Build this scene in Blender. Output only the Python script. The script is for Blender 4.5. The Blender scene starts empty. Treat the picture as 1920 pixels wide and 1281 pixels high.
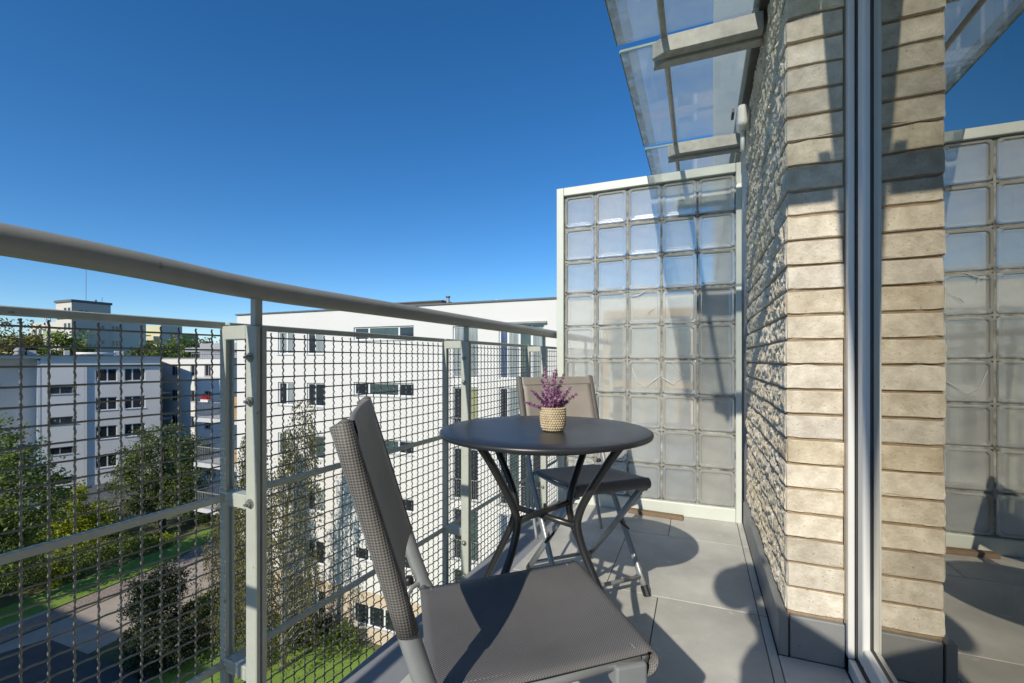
import bpy, bmesh, math, random
import numpy as np
from mathutils import Vector, Matrix
R = math.radians
rng = np.random.default_rng(7)
random.seed(7)
S = bpy.context.scene
C = S.collection

# ------------------------------------------------------------------ camera, sky, sun, exposure
YAW = R(22.3)
cam_d = bpy.data.cameras.new('camera')
cam = bpy.data.objects.new('camera', cam_d)
C.objects.link(cam)
cam.location = (0, 0, .92)
cam.rotation_euler = (R(90), 0, YAW)
cam_d.sensor_width = 36
cam_d.lens = 15.99
cam_d.shift_y = .01745
cam_d.clip_start = .02
cam_d.clip_end = 3000
S.camera = cam

SUN = Vector((-.11, -1, .655)).normalized()          # towards the sun
W = bpy.data.worlds.new('World')
S.world = W
W.use_nodes = True
nt = W.node_tree
bg = nt.nodes['Background']
sky = nt.nodes.new('ShaderNodeTexSky')
sky.sky_type = 'NISHITA'
sky.sun_disc = False
sky.sun_elevation = math.asin(SUN.z)
sky.sun_rotation = math.atan2(SUN.x, SUN.y) % (2 * math.pi)
sky.altitude = 1200
sky.air_density = 1.0
sky.dust_density = .1
sky.ozone_density = 5.0
hsv = nt.nodes.new('ShaderNodeHueSaturation')
hsv.inputs['Saturation'].default_value = 1.22
nt.links.new(sky.outputs[0], hsv.inputs['Color'])
nt.links.new(hsv.outputs[0], bg.inputs[0])
bg.inputs[1].default_value = .118
sd = bpy.data.lights.new('sun', 'SUN')
sd.energy = 3.7
sd.angle = R(.53)
sd.color = (1, .925, .79)
so = bpy.data.objects.new('sun', sd)
so.rotation_euler = SUN.to_track_quat('Z', 'Y').to_euler()
C.objects.link(so)
S.view_settings.view_transform = 'Standard'
S.view_settings.look = 'None'
S.view_settings.exposure = .30
S.view_settings.gamma = 1
S.view_settings.use_curve_mapping = False
S.render.engine = 'CYCLES'
S.cycles.max_bounces = 10
S.cycles.transparent_max_bounces = 24
S.cycles.use_denoising = True

# ------------------------------------------------------------------ materials
def new_mat(name):
    m = bpy.data.materials.new(name)
    m.use_nodes = True
    t = m.node_tree
    return m, t, t.nodes['Principled BSDF'], t.nodes['Material Output']

def N(t, kind, **kw):
    n = t.nodes.new(kind)
    for k, v in kw.items():
        if k.startswith('i_'):
            key = k[2:]
            key = int(key) if key.isdigit() else key.replace('_', ' ')
            n.inputs[key].default_value = v
        else:
            setattr(n, k, v)
    return n

def ramp(t, fac, stops):
    r = t.nodes.new('ShaderNodeValToRGB')
    e = r.color_ramp.elements
    while len(e) > 1:
        e.remove(e[-1])
    e[0].position, e[0].color = stops[0][0], (*stops[0][1], 1)
    for p, c in stops[1:]:
        x = e.new(p)
        x.color = (*c, 1)
    t.links.new(fac, r.inputs[0])
    return r.outputs[0]

def surf(name, c0, c1=None, scale=4., rough=.6, metallic=0., bump=0., bscale=60., detail=6., spec=.5,
         rnd=0., spots=None, spot_scale=40., coord='Object', stretch=None, bdist=.01, rvar=0.):
    """noise-varied principled surface; rnd varies the value from one object to the next"""
    m, t, p, o = new_mat(name)
    p.inputs['Roughness'].default_value = rough
    p.inputs['Metallic'].default_value = metallic
    p.inputs['Specular IOR Level'].default_value = spec
    tc = N(t, 'ShaderNodeTexCoord')
    vec = tc.outputs[coord]
    if coord == 'Object' and rnd:
        oi = N(t, 'ShaderNodeObjectInfo')
        mm = N(t, 'ShaderNodeVectorMath', operation='MULTIPLY_ADD')
        mm.inputs[1].default_value = (1, 1, 1)
        sc = N(t, 'ShaderNodeVectorMath', operation='SCALE', i_Scale=37.)
        cx = N(t, 'ShaderNodeCombineXYZ')
        for k in range(3):
            t.links.new(oi.outputs['Random'], cx.inputs[k])
        t.links.new(cx.outputs[0], sc.inputs[0])
        t.links.new(vec, mm.inputs[0])
        t.links.new(sc.outputs[0], mm.inputs[2])
        vec = mm.outputs[0]
    if stretch:
        mp = N(t, 'ShaderNodeMapping')
        mp.inputs['Scale'].default_value = stretch
        t.links.new(vec, mp.inputs[0])
        vec = mp.outputs[0]
    n = N(t, 'ShaderNodeTexNoise', i_Scale=scale, i_Detail=detail, i_Roughness=.62)
    t.links.new(vec, n.inputs['Vector'])
    c1 = c1 or tuple(x * .8 for x in c0)
    col = ramp(t, n.outputs['Fac'], [(.3, c1), (.7, c0)])
    if spots:
        v = N(t, 'ShaderNodeTexNoise', i_Scale=spot_scale, i_Detail=3.)
        t.links.new(vec, v.inputs['Vector'])
        f = N(t, 'ShaderNodeMapRange')
        f.inputs[1].default_value, f.inputs[2].default_value = spots[1], spots[1] + .06
        t.links.new(v.outputs['Fac'], f.inputs[0])
        mx = N(t, 'ShaderNodeMix', data_type='RGBA')
        t.links.new(f.outputs[0], mx.inputs[0])
        t.links.new(col, mx.inputs[6])
        mx.inputs[7].default_value = (*spots[0], 1)
        col = mx.outputs[2]
    if rnd:
        hs = N(t, 'ShaderNodeHueSaturation')
        mr = N(t, 'ShaderNodeMapRange')
        mr.inputs[3].default_value, mr.inputs[4].default_value = 1 - rnd, 1 + rnd
        t.links.new(oi.outputs['Random'], mr.inputs[0])
        t.links.new(mr.outputs[0], hs.inputs['Value'])
        m2 = N(t, 'ShaderNodeMath', operation='MULTIPLY_ADD')
        m2.inputs[1].default_value, m2.inputs[2].default_value = 7.31, .17
        t.links.new(oi.outputs['Random'], m2.inputs[0])
        m3 = N(t, 'ShaderNodeMath', operation='FRACT')
        t.links.new(m2.outputs[0], m3.inputs[0])
        m4 = N(t, 'ShaderNodeMapRange')
        m4.inputs[3].default_value, m4.inputs[4].default_value = 1 - 2.2 * rnd, 1 + 1.2 * rnd
        t.links.new(m3.outputs[0], m4.inputs[0])
        t.links.new(m4.outputs[0], hs.inputs['Saturation'])
        t.links.new(col, hs.inputs['Color'])
        col = hs.outputs[0]
    t.links.new(col, p.inputs['Base Color'])
    if rvar:
        q = N(t, 'ShaderNodeMapRange')
        q.inputs[3].default_value, q.inputs[4].default_value = rough - rvar, rough + rvar
        t.links.new(n.outputs['Fac'], q.inputs[0])
        t.links.new(q.outputs[0], p.inputs['Roughness'])
    if bump:
        b = N(t, 'ShaderNodeTexNoise', i_Scale=bscale, i_Detail=5., i_Roughness=.65)
        t.links.new(vec, b.inputs['Vector'])
        bn = N(t, 'ShaderNodeBump', i_Strength=bump, i_Distance=bdist)
        t.links.new(b.outputs['Fac'], bn.inputs['Height'])
        t.links.new(bn.outputs[0], p.inputs['Normal'])
    return m

def leaf_mat(name, c0, c1, scale=.8, trans=.35):
    m, t, p, o = new_mat(name)
    tc = N(t, 'ShaderNodeTexCoord')
    n = N(t, 'ShaderNodeTexNoise', i_Scale=scale, i_Detail=3.)
    t.links.new(tc.outputs['Object'], n.inputs['Vector'])
    n2 = N(t, 'ShaderNodeTexNoise', i_Scale=scale * 14, i_Detail=1.)
    t.links.new(tc.outputs['Object'], n2.inputs['Vector'])
    av = N(t, 'ShaderNodeMath', operation='MULTIPLY_ADD')
    av.inputs[1].default_value = .5
    md = N(t, 'ShaderNodeMath', operation='MULTIPLY')
    md.inputs[1].default_value = .5
    t.links.new(n2.outputs['Fac'], md.inputs[0])
    t.links.new(n.outputs['Fac'], av.inputs[0])
    t.links.new(md.outputs[0], av.inputs[2])
    col = ramp(t, av.outputs[0], [(.36, c1), (.62, c0)])
    t.links.new(col, p.inputs['Base Color'])
    p.inputs['Roughness'].default_value = .5
    p.inputs['Specular IOR Level'].default_value = .35
    tr = N(t, 'ShaderNodeBsdfTranslucent')
    t.links.new(col, tr.inputs[0])
    mx = N(t, 'ShaderNodeMixShader', i_0=trans)
    t.links.new(p.outputs[0], mx.inputs[1])
    t.links.new(tr.outputs[0], mx.inputs[2])
    t.links.new(mx.outputs[0], o.inputs[0])
    return m

def fabric_mat(name, light, dark, axes, cell):
    """woven mesh cloth: light threads, dark holes; axes = the two object axes the weave runs along"""
    m, t, p, o = new_mat(name)
    tc = N(t, 'ShaderNodeTexCoord')
    sep = N(t, 'ShaderNodeSeparateXYZ')
    t.links.new(tc.outputs['Object'], sep.inputs[0])
    outs = []
    k = 2 * math.pi / cell
    src = None
    if axes == 'diag':
        sep = N(t, 'ShaderNodeSeparateXYZ')
        t.links.new(tc.outputs['UV'], sep.inputs[0])
        ad = sep
        src = []
        for op in ('ADD', 'SUBTRACT'):
            q = N(t, 'ShaderNodeMath', operation=op)
            t.links.new(ad.outputs[0], q.inputs[0])
            t.links.new(sep.outputs[1], q.inputs[1])
            src.append(q.outputs[0])
        axes = (0, 1)
    for i, a in enumerate(axes):
        mu = N(t, 'ShaderNodeMath', operation='MULTIPLY')
        mu.inputs[1].default_value = k * (1 if i == 0 else .8)
        t.links.new(src[i] if src else sep.outputs[a], mu.inputs[0])
        si = N(t, 'ShaderNodeMath', operation='SINE')
        t.links.new(mu.outputs[0], si.inputs[0])
        outs.append(si.outputs[0])
    pr = N(t, 'ShaderNodeMath', operation='MULTIPLY')
    t.links.new(outs[0], pr.inputs[0])
    t.links.new(outs[1], pr.inputs[1])
    mr = N(t, 'ShaderNodeMapRange')
    mr.inputs[1].default_value, mr.inputs[2].default_value = -.8, .8
    t.links.new(pr.outputs[0], mr.inputs[0])
    n = N(t, 'ShaderNodeTexNoise', i_Scale=9., i_Detail=5.)
    t.links.new(tc.outputs['Object'], n.inputs['Vector'])
    cr = ramp(t, mr.outputs[0], [(.18, dark), (.62, light)])
    hs = N(t, 'ShaderNodeHueSaturation')
    q = N(t, 'ShaderNodeMapRange')
    q.inputs[3].default_value, q.inputs[4].default_value = .78, 1.22
    t.links.new(n.outputs['Fac'], q.inputs[0])
    t.links.new(q.outputs[0], hs.inputs['Value'])
    t.links.new(cr, hs.inputs['Color'])
    t.links.new(hs.outputs[0], p.inputs['Base Color'])
    p.inputs['Roughness'].default_value = .55
    p.inputs['Specular IOR Level'].default_value = .4
    bn = N(t, 'ShaderNodeBump', i_Strength=.45, i_Distance=.0012)
    t.links.new(mr.outputs[0], bn.inputs['Height'])
    t.links.new(bn.outputs[0], p.inputs['Normal'])
    return m

def fresnel(t, ior):
    """the same reflectance from either side of a thin pane"""
    fr = N(t, 'ShaderNodeFresnel')
    ge = N(t, 'ShaderNodeNewGeometry')
    mr = N(t, 'ShaderNodeMapRange')
    mr.inputs[3].default_value, mr.inputs[4].default_value = ior, 1 / ior
    t.links.new(ge.outputs['Backfacing'], mr.inputs[0])
    t.links.new(mr.outputs[0], fr.inputs['IOR'])
    return fr

def glass_sheet(name, tint, diffuse, dirt, ior, rough=.0, dirt_scale=3.):
    """transparent sheet with a fresnel mirror and a film of dirt"""
    m, t, p, o = new_mat(name)
    t.nodes.remove(p)
    tr = N(t, 'ShaderNodeBsdfTransparent')
    tr.inputs[0].default_value = (*tint, 1)
    tl = N(t, 'ShaderNodeBsdfTranslucent')
    tl.inputs[0].default_value = (*diffuse, 1)
    df = N(t, 'ShaderNodeBsdfDiffuse')
    df.inputs[0].default_value = (*diffuse, 1)
    md = N(t, 'ShaderNodeMixShader', i_0=.22)
    t.links.new(tl.outputs[0], md.inputs[1])
    t.links.new(df.outputs[0], md.inputs[2])
    tc = N(t, 'ShaderNodeTexCoord')
    n = N(t, 'ShaderNodeTexNoise', i_Scale=dirt_scale, i_Detail=7., i_Roughness=.65)
    t.links.new(tc.outputs['Object'], n.inputs['Vector'])
    f = N(t, 'ShaderNodeMapRange')
    f.inputs[1].default_value, f.inputs[2].default_value = .3, .75
    f.inputs[3].default_value, f.inputs[4].default_value = dirt[0], dirt[1]
    t.links.new(n.outputs['Fac'], f.inputs[0])
    m1 = N(t, 'ShaderNodeMixShader')
    t.links.new(f.outputs[0], m1.inputs[0])
    t.links.new(tr.outputs[0], m1.inputs[1])
    t.links.new(md.outputs[0], m1.inputs[2])
    gl = N(t, 'ShaderNodeBsdfGlossy', i_Roughness=rough)
    gl.inputs[0].default_value = (.95, .97, 1, 1)
    if ior:
        fr = fresnel(t, ior)
    else:                                  # coated double glazing: several reflecting faces, strong at a slant
        gl.inputs[0].default_value = (1, .965, .88, 1)
        lw = N(t, 'ShaderNodeLayerWeight', i_Blend=.5)
        pw = N(t, 'ShaderNodeMath', operation='POWER')
        pw.inputs[1].default_value = 2.4
        t.links.new(lw.outputs['Facing'], pw.inputs[0])
        fr = N(t, 'ShaderNodeMath', operation='MULTIPLY_ADD')
        fr.inputs[1].default_value, fr.inputs[2].default_value = .74, .26
        t.links.new(pw.outputs[0], fr.inputs[0])
    m2 = N(t, 'ShaderNodeMixShader')
    t.links.new(fr.outputs[0], m2.inputs[0])
    t.links.new(m1.outputs[0], m2.inputs[1])
    t.links.new(gl.outputs[0], m2.inputs[2])
    t.links.new(m2.outputs[0], o.inputs[0])
    return m

def block_glass(name):
    m, t, p, o = new_mat(name)
    t.nodes.remove(p)
    tc = N(t, 'ShaderNodeTexCoord')
    oi = N(t, 'ShaderNodeObjectInfo')
    n = N(t, 'ShaderNodeTexNoise', i_Scale=260., i_Detail=2.)
    t.links.new(tc.outputs['Object'], n.inputs['Vector'])
    bn = N(t, 'ShaderNodeBump', i_Strength=.25, i_Distance=.002)
    t.links.new(n.outputs['Fac'], bn.inputs['Height'])
    rf = N(t, 'ShaderNodeBsdfRefraction', i_Roughness=.20, i_IOR=1.06)
    rf.inputs[0].default_value = (.96, .985, .975, 1)
    df = N(t, 'ShaderNodeBsdfDiffuse')
    df.inputs[0].default_value = (.90, .90, .83, 1)
    tl = N(t, 'ShaderNodeBsdfTranslucent')
    tl.inputs[0].default_value = (.80, .84, .86, 1)
    md = N(t, 'ShaderNodeMixShader', i_0=.35)
    t.links.new(df.outputs[0], md.inputs[1])
    t.links.new(tl.outputs[0], md.inputs[2])
    g = N(t, 'ShaderNodeTexNoise', i_Scale=9., i_Detail=5.)
    t.links.new(tc.outputs['Object'], g.inputs['Vector'])
    f = N(t, 'ShaderNodeMapRange')
    f.inputs[1].default_value, f.inputs[2].default_value = .3, .7
    f.inputs[3].default_value, f.inputs[4].default_value = .32, .48
    gr = N(t, 'ShaderNodeMath', operation='MULTIPLY_ADD')
    gr.inputs[1].default_value = .30
    t.links.new(oi.outputs['Random'], gr.inputs[0])
    t.links.new(g.outputs['Fac'], gr.inputs[2])
    t.links.new(gr.outputs[0], f.inputs[0])
    f.inputs[1].default_value, f.inputs[2].default_value = .35, .95
    a = N(t, 'ShaderNodeMixShader')
    t.links.new(f.outputs[0], a.inputs[0])
    t.links.new(rf.outputs[0], a.inputs[1])
    t.links.new(md.outputs[0], a.inputs[2])
    gl = N(t, 'ShaderNodeBsdfGlossy', i_Roughness=.12)
    fr = fresnel(t, 1.28)
    for x in (rf, gl):
        t.links.new(bn.outputs[0], x.inputs['Normal'])
    b = N(t, 'ShaderNodeMixShader')
    t.links.new(fr.outputs[0], b.inputs[0])
    t.links.new(a.outputs[0], b.inputs[1])
    t.links.new(gl.outputs[0], b.inputs[2])
    t.links.new(b.outputs[0], o.inputs[0])
    return m

M = {}
M['paint'] = surf('grey green paint', (.46, .49, .435), (.40, .425, .375), 14, rough=.42, bump=.08, bscale=220, bdist=.002, spots=((.27, .23, .18), .69), spot_scale=60)
M['rail'] = surf('grey rail paint', (.36, .36, .325), (.30, .30, .27), 9, rough=.4, bump=.12, bscale=160, bdist=.003, spots=((.20, .15, .10), .70), spot_scale=38)
M['wire'] = surf('galvanised wire', (.25, .245, .228), (.17, .167, .152), 30, rough=.42, metallic=.25)
M['bolt'] = surf('zinc bolt', (.46, .46, .43), (.3, .3, .27), 60, rough=.35, metallic=.7)
M['white_frame'] = surf('pale frame paint', (.60, .635, .575), (.55, .585, .53), 6, rough=.38, bump=.03, bscale=150, bdist=.002)
M['mortar_screen'] = surf('pale grout', (.46, .46, .42), (.10, .09, .07), 22, rough=.9, bump=.6, bscale=90, bdist=.006)
M['tile'] = surf('grey floor tile', (.58, .57, .525), (.36, .352, .322), 3.4, rough=.5, bump=.15, bscale=120, bdist=.002, rnd=.04, spots=((.54, .535, .505), .66), spot_scale=22, spec=.35, detail=9., rvar=.12)
M['joint'] = surf('dark tile joint', (.10, .10, .095), (.06, .06, .055), 40, rough=.9)
M['slab'] = surf('concrete slab', (.25, .26, .27), (.20, .21, .22), 7, rough=.75, bump=.2, bscale=60, bdist=.003)
M['gutter'] = surf('grey edge sheet', (.27, .285, .30), (.22, .23, .245), 6, rough=.55, bump=.08, bscale=80, bdist=.002)
M['skirting'] = surf('grey plinth tile', (.25, .255, .255), (.20, .205, .205), 9, rough=.5, bump=.1, bscale=110, bdist=.002, spots=((.16, .16, .155), .66), spot_scale=90)
M['brick'] = surf('sand lime brick', (.74, .665, .53), (.47, .40, .29), 21, rough=.85, bump=.8, bscale=110, bdist=.004, rnd=.15, spots=((.30, .25, .18), .655), spot_scale=190, spec=.25, detail=9.)
M['split'] = surf('split brick face', (.80, .71, .54), (.52, .45, .33), 22, rough=.9, bump=.9, bscale=110, bdist=.008, rnd=.10, spots=((.22, .19, .14), .64), spot_scale=150, spec=.2)
M['mortar'] = surf('brown mortar', (.38, .29, .19), (.26, .19, .12), 50, rough=.95, bump=.5, bscale=120, bdist=.004)
M['stucco'] = surf('white stucco', (.74, .74, .74), (.64, .64, .64), 40, rough=.9, bump=.9, bscale=130, bdist=.01)
M['flash'] = surf('dark flashing', (.10, .10, .10), (.07, .07, .07), 20, rough=.5)
M['alu'] = surf('white aluminium', (.70, .70, .68), (.65, .65, .63), 4, rough=.32, spec=.5)
M['gasket'] = surf('dark gasket', (.06, .06, .063), (.045, .045, .045), 20, rough=.6)
M['doorglass'] = glass_sheet('door glass', (.30, .33, .36), (.55, .53, .48), (.0, .05), None, dirt_scale=5.)
M['canopyglass'] = glass_sheet('canopy glass', (.97, .985, .978), (.52, .61, .585), (.11, .34), 1.40, dirt_scale=4.5)
M['block'] = block_glass('textured block glass')
M['edgeglass'] = surf('green glass edge', (.26, .33, .30), (.20, .27, .24), 9, rough=.7, spec=.1)
M['grime'] = glass_sheet('grime on glass edge', (.96, .96, .94), (.20, .19, .12), (.0, .62), 1.1, dirt_scale=22.)
M['grime_thin'] = glass_sheet('thin grime on glass', (.98, .98, .97), (.26, .26, .19), (.0, .28), 1.1, dirt_scale=16.)
M['steel'] = surf('canopy steel', (.50, .50, .46), (.34, .33, .29), 24, rough=.5, spots=((.25, .20, .14), .68), spot_scale=60, bump=.08, bscale=120, bdist=.002)
M['plastic'] = surf('white plastic', (.78, .78, .75), (.72, .72, .68), 8, rough=.4)
M['black'] = surf('black plastic', (.018, .018, .018), (.012, .012, .012), 30, rough=.4)
M['table'] = surf('black satin enamel', (.030, .033, .038), (.018, .020, .024), 5, rough=.36, rvar=.10, spots=((.085, .085, .082), .66), spot_scale=7, spec=.55)
M['tubeb'] = surf('black tube enamel', (.022, .023, .025), (.017, .018, .02), 20, rough=.30, spec=.6)
M['chairmetal'] = surf('grey chair metal', (.34, .355, .36), (.30, .315, .32), 30, rough=.36, metallic=.35)
M['seatfab'] = fabric_mat('dark woven sling', (.175, .169, .165), (.068, .066, .066), (0, 1), .0043)
M['backfab'] = fabric_mat('taupe woven sling', (.36, .325, .28), (.25, .222, .195), (1, 2), .0052)
M['sleevefab'] = fabric_mat('charcoal woven sleeve', (.185, .176, .163), (.062, .059, .055), 'diag', .0068)
M['stitch'] = surf('pale stitching', (.36, .35, .34), (.3, .29, .28), 50, rough=.8)
M['basket'] = surf('cream woven rope', (.62, .53, .36), (.42, .33, .20), 70, rough=.8, bump=.4, bscale=240, bdist=.002)
M['sprig'] = leaf_mat('purple heather', (.64, .40, .57), (.36, .16, .30), 40, .35)
M['sprigstem'] = surf('plum stem', (.12, .05, .06), (.08, .03, .04), 40, rough=.7)
M['soil'] = surf('dark soil', (.04, .03, .02), (.02, .015, .01), 60, rough=1)
M['speck'] = surf('pale specks', (.55, .53, .46), (.16, .13, .09), 30, rough=.9)
M['wood'] = surf('weathered wood', (.26, .18, .11), (.14, .095, .06), 12, rough=.8, stretch=(2, 30, 30), bump=.3, bscale=60, bdist=.002)
M['render_white'] = surf('white render', (.685, .675, .65), (.655, .645, .62), .35, rough=.9, bump=.15, bscale=30, bdist=.005)
M['render_cream'] = surf('cream plinth render', (.60, .49, .36), (.54, .44, .32), .6, rough=.9)
M['render_cool'] = surf('cool white render', (.76, .74, .70), (.72, .70, .665), .3, rough=.9)
M['render_panel'] = surf('pale facade panel', (.80, .78, .74), (.765, .745, .71), .5, rough=.8)
M['render_grey'] = surf('grey tower render', (.56, .51, .45), (.51, .465, .41), .15, rough=.9)
M['render_greyl'] = surf('light tower render', (.62, .58, .51), (.57, .535, .47), .15, rough=.9)
M['render_green'] = surf('green render', (.32, .40, .17), (.27, .34, .14), .2, rough=.9)
M['render_yellow'] = surf('pale yellow render', (.58, .54, .34), (.52, .49, .31), .2, rough=.9)
M['orange'] = surf('ochre panel', (.46, .29, .14), (.40, .25, .12), 1., rough=.8)
M['brown'] = surf('brown timber', (.17, .10, .065), (.11, .07, .045), 5, rough=.8)
M['roof_edge'] = surf('dark roof edge', (.13, .14, .15), (.10, .11, .12), 3, rough=.6)
M['roof_grey'] = surf('grey roofing', (.36, .37, .38), (.30, .31, .32), .6, rough=.8)
M['upvc'] = surf('white window frame', (.74, .75, .76), (.70, .71, .72), 3, rough=.45)
M['greyframe'] = surf('grey window frame', (.30, .31, .31), (.26, .27, .27), 3, rough=.5)
M['pane'] = surf('dark window glass', (.030, .036, .042), (.015, .018, .022), 1.2, rough=.06, spec=.8)
M['pane_green'] = surf('greenish window glass', (.07, .105, .105), (.035, .055, .055), 1.3, rough=.06, spec=.8)
M['pane_curtain'] = surf('window glass with curtain', (.36, .40, .40), (.16, .19, .20), 2.5, rough=.07, spec=.7, stretch=(6, 6, .3))
M['pane_blue'] = surf('window glass with blue curtain', (.09, .13, .21), (.05, .075, .13), 2.5, rough=.08, spec=.7, stretch=(6, 6, .3))
M['pane_yellow'] = surf('window glass with yellow blind', (.40, .40, .22), (.22, .23, .13), 2.5, rough=.08, spec=.7, stretch=(6, 6, .3))
M['concrete'] = surf('light concrete', (.56, .57, .57), (.48, .49, .49), 2, rough=.8)
M['metalg'] = surf('grey railing metal', (.30, .31, .32), (.25, .26, .27), 5, rough=.5)
M['asphalt'] = surf('asphalt road', (.10, .095, .088), (.075, .07, .065), 1.2, rough=.9, bump=.3, bscale=30, bdist=.02)
M['paving'] = surf('beige paving', (.42, .36, .30), (.34, .29, .235), .9, rough=.9, bump=.2, bscale=20, bdist=.02)
M['gravel'] = surf('pink gravel', (.40, .32, .27), (.20, .16, .13), 7., rough=1, bump=1, bscale=14, bdist=.05)
M['lawn'] = surf('lawn', (.22, .33, .05), (.15, .25, .035), 1.1, rough=.9, bump=.8, bscale=18, bdist=.06)
M['ground'] = surf('garden ground', (.14, .155, .06), (.08, .085, .035), .25, rough=1, bump=.5, bscale=3, bdist=.1)
M['kerb'] = surf('kerb concrete', (.42, .41, .38), (.35, .34, .32), 2, rough=.85)
M['bark'] = surf('bark', (.12, .09, .06), (.06, .045, .03), 6, rough=.95, bump=.6, bscale=20, bdist=.03)
M['birchbark'] = surf('birch bark', (.48, .46, .42), (.10, .09, .08), 5, rough=.9, stretch=(1, 1, 4))
M['leaf_mid'] = leaf_mat('mid green leaves', (.24, .31, .07), (.085, .13, .03), .9)
M['leaf_dark'] = leaf_mat('dark green leaves', (.17, .22, .07), (.065, .095, .028), .9)
M['leaf_olive'] = leaf_mat('olive leaves', (.21, .205, .085), (.095, .096, .042), .8)
M['leaf_lime'] = leaf_mat('lime leaves', (.44, .47, .05), (.22, .28, .03), 1.2, .45)
M['leaf_gold'] = leaf_mat('yellowing leaves', (.27, .24, .065), (.11, .125, .035), .5)
M['needle'] = leaf_mat('conifer needles', (.028, .044, .018), (.012, .020, .009), 1.2, .1)
M['skin'] = surf('skin', (.55, .36, .27), (.50, .32, .24), 8, rough=.5)
M['cloth'] = surf('dark clothing', (.05, .055, .07), (.035, .04, .05), 20, rough=.9)
M['hair'] = surf('dark hair', (.03, .022, .018), (.02, .015, .012), 60, rough=.6)
M['red'] = surf('red petals', (.55, .03, .03), (.4, .02, .02), 10, rough=.6)
M['roomfloor'] = surf('dark parquet', (.07, .055, .045), (.045, .035, .03), 6, rough=.4)
M['roomwall'] = surf('room wall', (.30, .30, .30), (.27, .27, .27), 2, rough=.9)
M['blind'] = surf('pale blind slat', (.45, .46, .47), (.40, .41, .42), 3, rough=.8)

# ------------------------------------------------------------------ mesh helpers
class MB:
    def __init__(self):
        self.v, self.f, self.n = [], [], 0
    def add(self, vs, fs):
        o = self.n
        self.v += [tuple(p) for p in vs]
        self.f += [tuple(i + o for i in q) for q in fs]
        self.n += len(vs)
        return self
    def box(self, a, b):
        (x0, y0, z0), (x1, y1, z1) = a, b
        return self.add([(x0, y0, z0), (x1, y0, z0), (x1, y1, z0), (x0, y1, z0), (x0, y0, z1), (x1, y0, z1), (x1, y1, z1), (x0, y1, z1)],
                        [(0, 3, 2, 1), (4, 5, 6, 7), (0, 1, 5, 4), (1, 2, 6, 5), (2, 3, 7, 6), (3, 0, 4, 7)])
    def obox(self, p0, p1, w, h, up=(0, 0, 1)):
        """bar of section w x h from p0 to p1"""
        p0, p1 = Vector(p0), Vector(p1)
        d = (p1 - p0).normalized()
        s = d.cross(Vector(up))
        if s.length < 1e-4:
            s = d.cross(Vector((1, 0, 0)))
        s.normalize()
        u = s.cross(d).normalized()
        vs = []
        for p in (p0, p1):
            for i, j in ((-1, -1), (1, -1), (1, 1), (-1, 1)):
                vs.append(p + s * (i * w / 2) + u * (j * h / 2))
        return self.add(vs, [(0, 1, 2, 3), (7, 6, 5, 4), (0, 4, 5, 1), (1, 5, 6, 2), (2, 6, 7, 3), (3, 7, 4, 0)])
    def tube(self, pts, r, seg=8, caps=True, sq=(1, 1), up=None):
        pts = [Vector(p) for p in pts]
        rr = r if hasattr(r, '__len__') else [r] * len(pts)
        ups = Vector(up) if up else None
        vs, prev = [], None
        for i, p in enumerate(pts):
            d = (pts[min(i + 1, len(pts) - 1)] - pts[max(i - 1, 0)]).normalized()
            if prev is None:
                a = ups if ups else (Vector((0, 0, 1)) if abs(d.z) < .9 else Vector((1, 0, 0)))
            else:
                a = prev
            s = d.cross(a)
            if s.length < 1e-5:
                s = d.orthogonal()
            s.normalize()
            u = s.cross(d).normalized()
            prev = u
            for k in range(seg):
                t = 2 * math.pi * k / seg
                vs.append(p + s * (math.cos(t) * rr[i] * sq[0]) + u * (math.sin(t) * rr[i] * sq[1]))
        fs = []
        for i in range(len(pts) - 1):
            for k in range(seg):
                a, b = i * seg + k, i * seg + (k + 1) % seg
                fs.append((a, b, b + seg, a + seg))
        if caps:
            fs.append(tuple(range(seg - 1, -1, -1)))
            fs.append(tuple(range((len(pts) - 1) * seg, len(pts) * seg)))
        return self.add(vs, fs)
    def lathe(self, prof, seg=32, c=(0, 0, 0)):
        vs, fs = [], []
        for r, z in prof:
            for k in range(seg):
                t = 2 * math.pi * k / seg
                vs.append((c[0] + r * math.cos(t), c[1] + r * math.sin(t), c[2] + z))
        for i in range(len(prof) - 1):
            for k in range(seg):
                a, b = i * seg + k, i * seg + (k + 1) % seg
                fs.append((a, b, b + seg, a + seg))
        fs.append(tuple(range(seg - 1, -1, -1)))
        fs.append(tuple(range((len(prof) - 1) * seg, len(prof) * seg)))
        return self.add(vs, fs)
    def ball(self, c, r, seg=10, rings=6, sc=(1, 1, 1)):
        prof = [(max(1e-4, math.sin(math.pi * i / rings)), -math.cos(math.pi * i / rings)) for i in range(rings + 1)]
        t = MB().lathe(prof, seg)
        return self.add([(c[0] + v[0] * r * sc[0], c[1] + v[1] * r * sc[1], c[2] + v[2] * r * sc[2]) for v in t.v], t.f)
    def grid(self, P):
        """P: rows of points"""
        nr, nc = len(P), len(P[0])
        return self.add([p for row in P for p in row],
                        [(i * nc + j, i * nc + j + 1, (i + 1) * nc + j + 1, (i + 1) * nc + j) for i in range(nr - 1) for j in range(nc - 1)])
    def mesh(self, name, mat, smooth=False):
        me = bpy.data.meshes.new(name)
        me.from_pydata(self.v, [], self.f)
        me.materials.append(mat)
        if smooth:
            me.polygons.foreach_set('use_smooth', [True] * len(me.polygons))
        me.update()
        return me
    def build(self, name, mat, parent=None, smooth=False, bevel=0., loc=None, rot=None, seg=2):
        o = link(name, self.mesh(name, mat, smooth), parent, loc, rot)
        if bevel:
            b = o.modifiers.new('edge', 'BEVEL')
            b.width, b.segments, b.limit_method, b.angle_limit = bevel, seg, 'ANGLE', R(40)
        return o

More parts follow.
